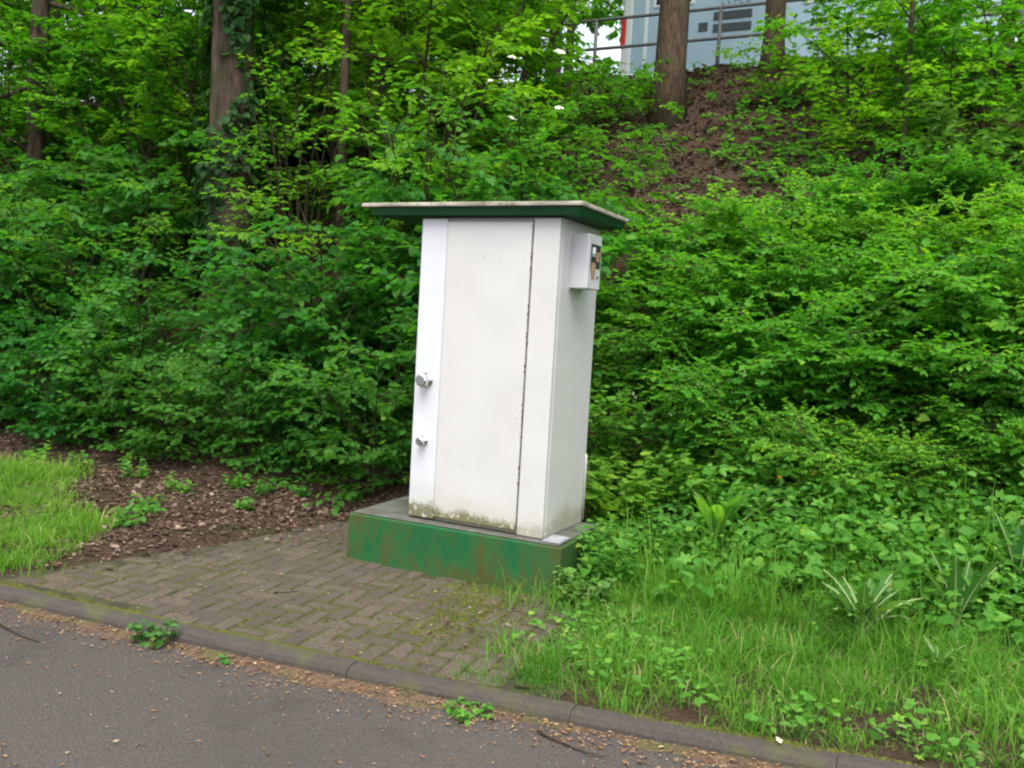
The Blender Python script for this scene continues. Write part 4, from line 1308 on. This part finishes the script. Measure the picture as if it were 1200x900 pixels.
def herb(name, u, v, n, hgt, rad, size, kind, label, r, mat=m_leaf_herb, z=None, cat='plant', flower=None, nfl=0):
    """leafy clump: stems with leaves; stems and leaves are its parts"""
    z0 = float(ground(u, v)) if z is None else z
    t = thing(name, label, cat, (u, v, z0))
    w, lf, fl = Geo(), Geo(), Geo()
    for k in range(n):
        a = r.uniform(0, 6.28)
        rr = rad * math.sqrt(r.random())
        p0 = np.array([math.cos(a) * rr * 0.5, math.sin(a) * rr * 0.5, -0.03])
        hh = hgt * r.uniform(0.55, 1.1)
        p1 = p0 + np.array([math.cos(a) * rr * 0.6, math.sin(a) * rr * 0.6, hh])
        pts = np.array([p0 + (p1 - p0) * s_ + np.array([0, 0, 0.1 * hh * math.sin(s_ * 3.1)]) for s_ in (0, .35, .7, 1.0)])
        w.tube(pts, np.linspace(0.0026, 0.001, 4), 4)
        q = 9 + int(hgt * 10)
        ts = np.linspace(0.12, 1, q)
        O = np.array([along(pts, x)[0] for x in ts * 0.99])
        az = np.arange(q) * 2.4 + a
        D = np.stack([np.cos(az), np.sin(az), r.normal(0.0, 0.25, q)], -1)
        put_leaves(lf, O, D, np.tile((0, 0, 1.0), (q, 1)) + r.normal(0, 0.25, (q, 3)), size * (1.2 - 0.45 * ts), kind, r)
        if k < nfl:
            q = 8
            put_leaves(fl, p1 + np.array([0, 0, 0.05]) + r.normal(0, 0.012, (q, 3)), r.normal(0, 1, (q, 3)), np.tile((0, 0, 1.0), (q, 1)), 0.016, 'round', r)
    link('stalks', w.mesh('stalks', m_stalk), t)
    tag(link('leaves', lf.mesh('leaves', mat), t), kind='stuff')
    if nfl:
        link('blossoms', fl.mesh('blossoms', flower), t)
    return t
m_leaf_mustard = mat_leaf('mustard_leaf', (0.075, 0.215, 0.022), (0.135, 0.310, 0.035), 0.42)
herb('garlic_mustard', -1.98, 6.0, 40, 0.62, 0.42, 0.105, 'heart', 'large heart leaved clump against the right flank of the cabinet', r, m_leaf_mustard)
herb('garlic_mustard', -2.30, 6.55, 40, 0.75, 0.45, 0.085, 'heart', 'heart leaved clump on the slope right behind the cabinet', r, m_leaf_mustard)
herb('garlic_mustard', -1.35, 6.15, 30, 0.42, 0.40, 0.075, 'heart', 'lower heart leaved clump between dock plant and cabinet', r, m_leaf_mustard)
herb('garlic_mustard', -2.55, 7.3, 34, 0.8, 0.5, 0.08, 'heart', 'heart leaved clump highest on the slope behind the cabinet', r, m_leaf_mustard)
herb('garlic_mustard', -1.75, 6.55, 30, 0.72, 0.42, 0.075, 'heart', 'white flowering herb clump on the bank just behind the cabinet', r, flower=m_flower, nfl=20)
herb('nettle_clump', -1.75, 4.98, 46, 0.40, 0.24, 0.060, 'leaf', 'leafy weed clump hiding the right end of the plinth', r)
herb('nettle_clump', -1.76, 4.62, 26, 0.22, 0.18, 0.050, 'round', 'low round leaved weeds at the front right corner of the plinth', r, m_leaf_blue)
herb('nettle_clump', -1.62, 5.55, 24, 0.45, 0.3, 0.065, 'leaf', 'green weeds rising beside the back of the plinth', r)
herb('creeping_weed', -3.27, 2.975, 9, 0.13, 0.12, 0.055, 'leaf', 'broad leaved weed growing in the gutter at left', r, m_leaf_blue, 0.0)
herb('creeping_weed', -1.63, 3.14, 12, 0.08, 0.11, 0.040, 'leaf', 'small weed in the gutter below the pavers', r, m_leaf_herb, 0.0)
herb('creeping_weed', -2.82, 3.04, 3, 0.04, 0.04, 0.045, 'round', 'tiny round leaved seedling in the gutter between two weeds', r, m_leaf_herb, 0.0)
herb('tall_pale_weed', -0.05, 9.6, 22, 1.3, 0.5, 0.15, 'leaf', 'tall pale bluish leaved plant above the shrubs at upper right', r, m_leaf_blue)
SPR = 'seedlings sprouting from the leaf litter'
for k, (u, v, sz, where) in enumerate([(-5.05, 5.75, 1, 'in the middle of the litter'), (-4.75, 5.85, .8, 'left of the rotten branch'), (-5.4, 5.8, 1, 'under the thicket edge'), (-5.6, 5.35, 1.1, 'nearest to the lawn patch'),
        (-4.35, 5.95, .9, 'just below the rotten branch'), (-6.3, 5.55, 1.2, 'above the lawn patch'), (-6.9, 5.45, 1.2, 'at the back edge of the lawn patch'), (-4.75, 5.2, .8, 'halfway to the pavers'), (-4.95, 4.3, 1.2, 'at the right tip of the lawn patch'),
        (-5.15, 4.7, 1.1, 'at the right edge of the lawn patch'), (-7.6, 5.5, 1.2, 'at the far left under the thicket')]):
    t = herb('seedling', u, v, int(7 * sz), 0.16 * sz, 0.12 * sz, 0.065, 'leaf', 'small green seedling in brown leaf litter ' + where, r)
    t['group'] = SPR
m_wood = mat_bark('rotten_wood', (0.06, 0.04, 0.025), (0.02, 0.015, 0.01), 9)
g = Geo()
pts = curve_pts(np.array([-0.6, 0, 0.05]), (1, 0.1, 0.05), 1.1, (0, 0.1, -0.05), np.random.default_rng(2), 8, 0.25)
g.tube(pts, np.array([.05, .07, .06, .065, .05, .055, .045, .02]), 8)
tag(link('fallen_branch', g.mesh('fallen_branch', m_wood, True), None, (-4.25, 6.35, float(ground(-4.25, 6.35)))), 'dark rotten branch lying on soil behind the left end of the plinth', 'branch')
for (u, v, z, a, ln, lab) in ((-1.55, 3.36, 0.07, 0.15, 0.13, 'short dark stick lying on the kerb edge below the verge'), (-1.35, 3.16, 0.006, -0.5, 0.30, 'thin curved twig lying on the asphalt by the gutter weed'),
                              (-3.2, 3.75, 0.07, 0.6, 0.12, 'small dark twig lying on the pavers'), (-4.05, 2.75, 0.006, -0.35, 0.35, 'long thin twig lying on the asphalt at far left')):
    g = Geo()
    g.tube(curve_pts(np.array([0, 0, 0.0]), (1, 0, 0), ln, (0, 0.25, 0), np.random.default_rng(int(ln * 100)), 6, 0.2) * np.array([1, 1, 0.15]), np.linspace(0.006, 0.002, 6), 5)
    tag(link('fallen_twig', g.mesh('fallen_twig', m_wood), None, (u, v, z), a), lab, 'twig')
g = Geo()
put_leaves(g, np.array([[0, 0, 0.01]] * 14) + r.normal(0, 0.004, (14, 3)), np.stack([np.cos(np.arange(14) * .45), np.sin(np.arange(14) * .45), np.full(14, 0.2)], -1), np.tile((0, 0, 1.0), (14, 1)), 0.016, 'narrow', r)
tag(link('fallen_blossom', g.mesh('fallen_blossom', m_flower), None, (-0.47, 3.46, 0.066)), 'single white fallen blossom on the kerb at lower right', 'blossom')
g = Geo()
for (u, v, lab) in ((-0.95, 6.05, 'left'), (-0.75, 6.1, 'right'), (-0.2, 5.2, 'nearest')):
    O = np.tile((u, v, float(ground(u, v)) + 0.22), (10, 1)) + r.normal(0, 0.006, (10, 3))
    tt_ = tag(link('buttercup', None, None, (u, v, float(ground(u, v)))), 'small yellow flower among herbs at the bank foot, %s of the three' % ('the ' + lab + ' one'), 'flower', 'yellow flowers in the herbs')
    gg = Geo(); put_leaves(gg, r.normal(0, 0.006, (10, 3)) + np.array([0, 0, 0.24]), r.normal(0, 1, (10, 3)), np.tile((0, 0, 1.0), (10, 1)), 0.018, 'round', r)
    link('petals', gg.mesh('petals', m_yellow), tt_)
    gg = Geo(); gg.tube([(0, 0, -.02), (0.005, 0, 0.24)], 0.0018, 4)
    link('stalk', gg.mesh('stalk', m_rib), tt_)
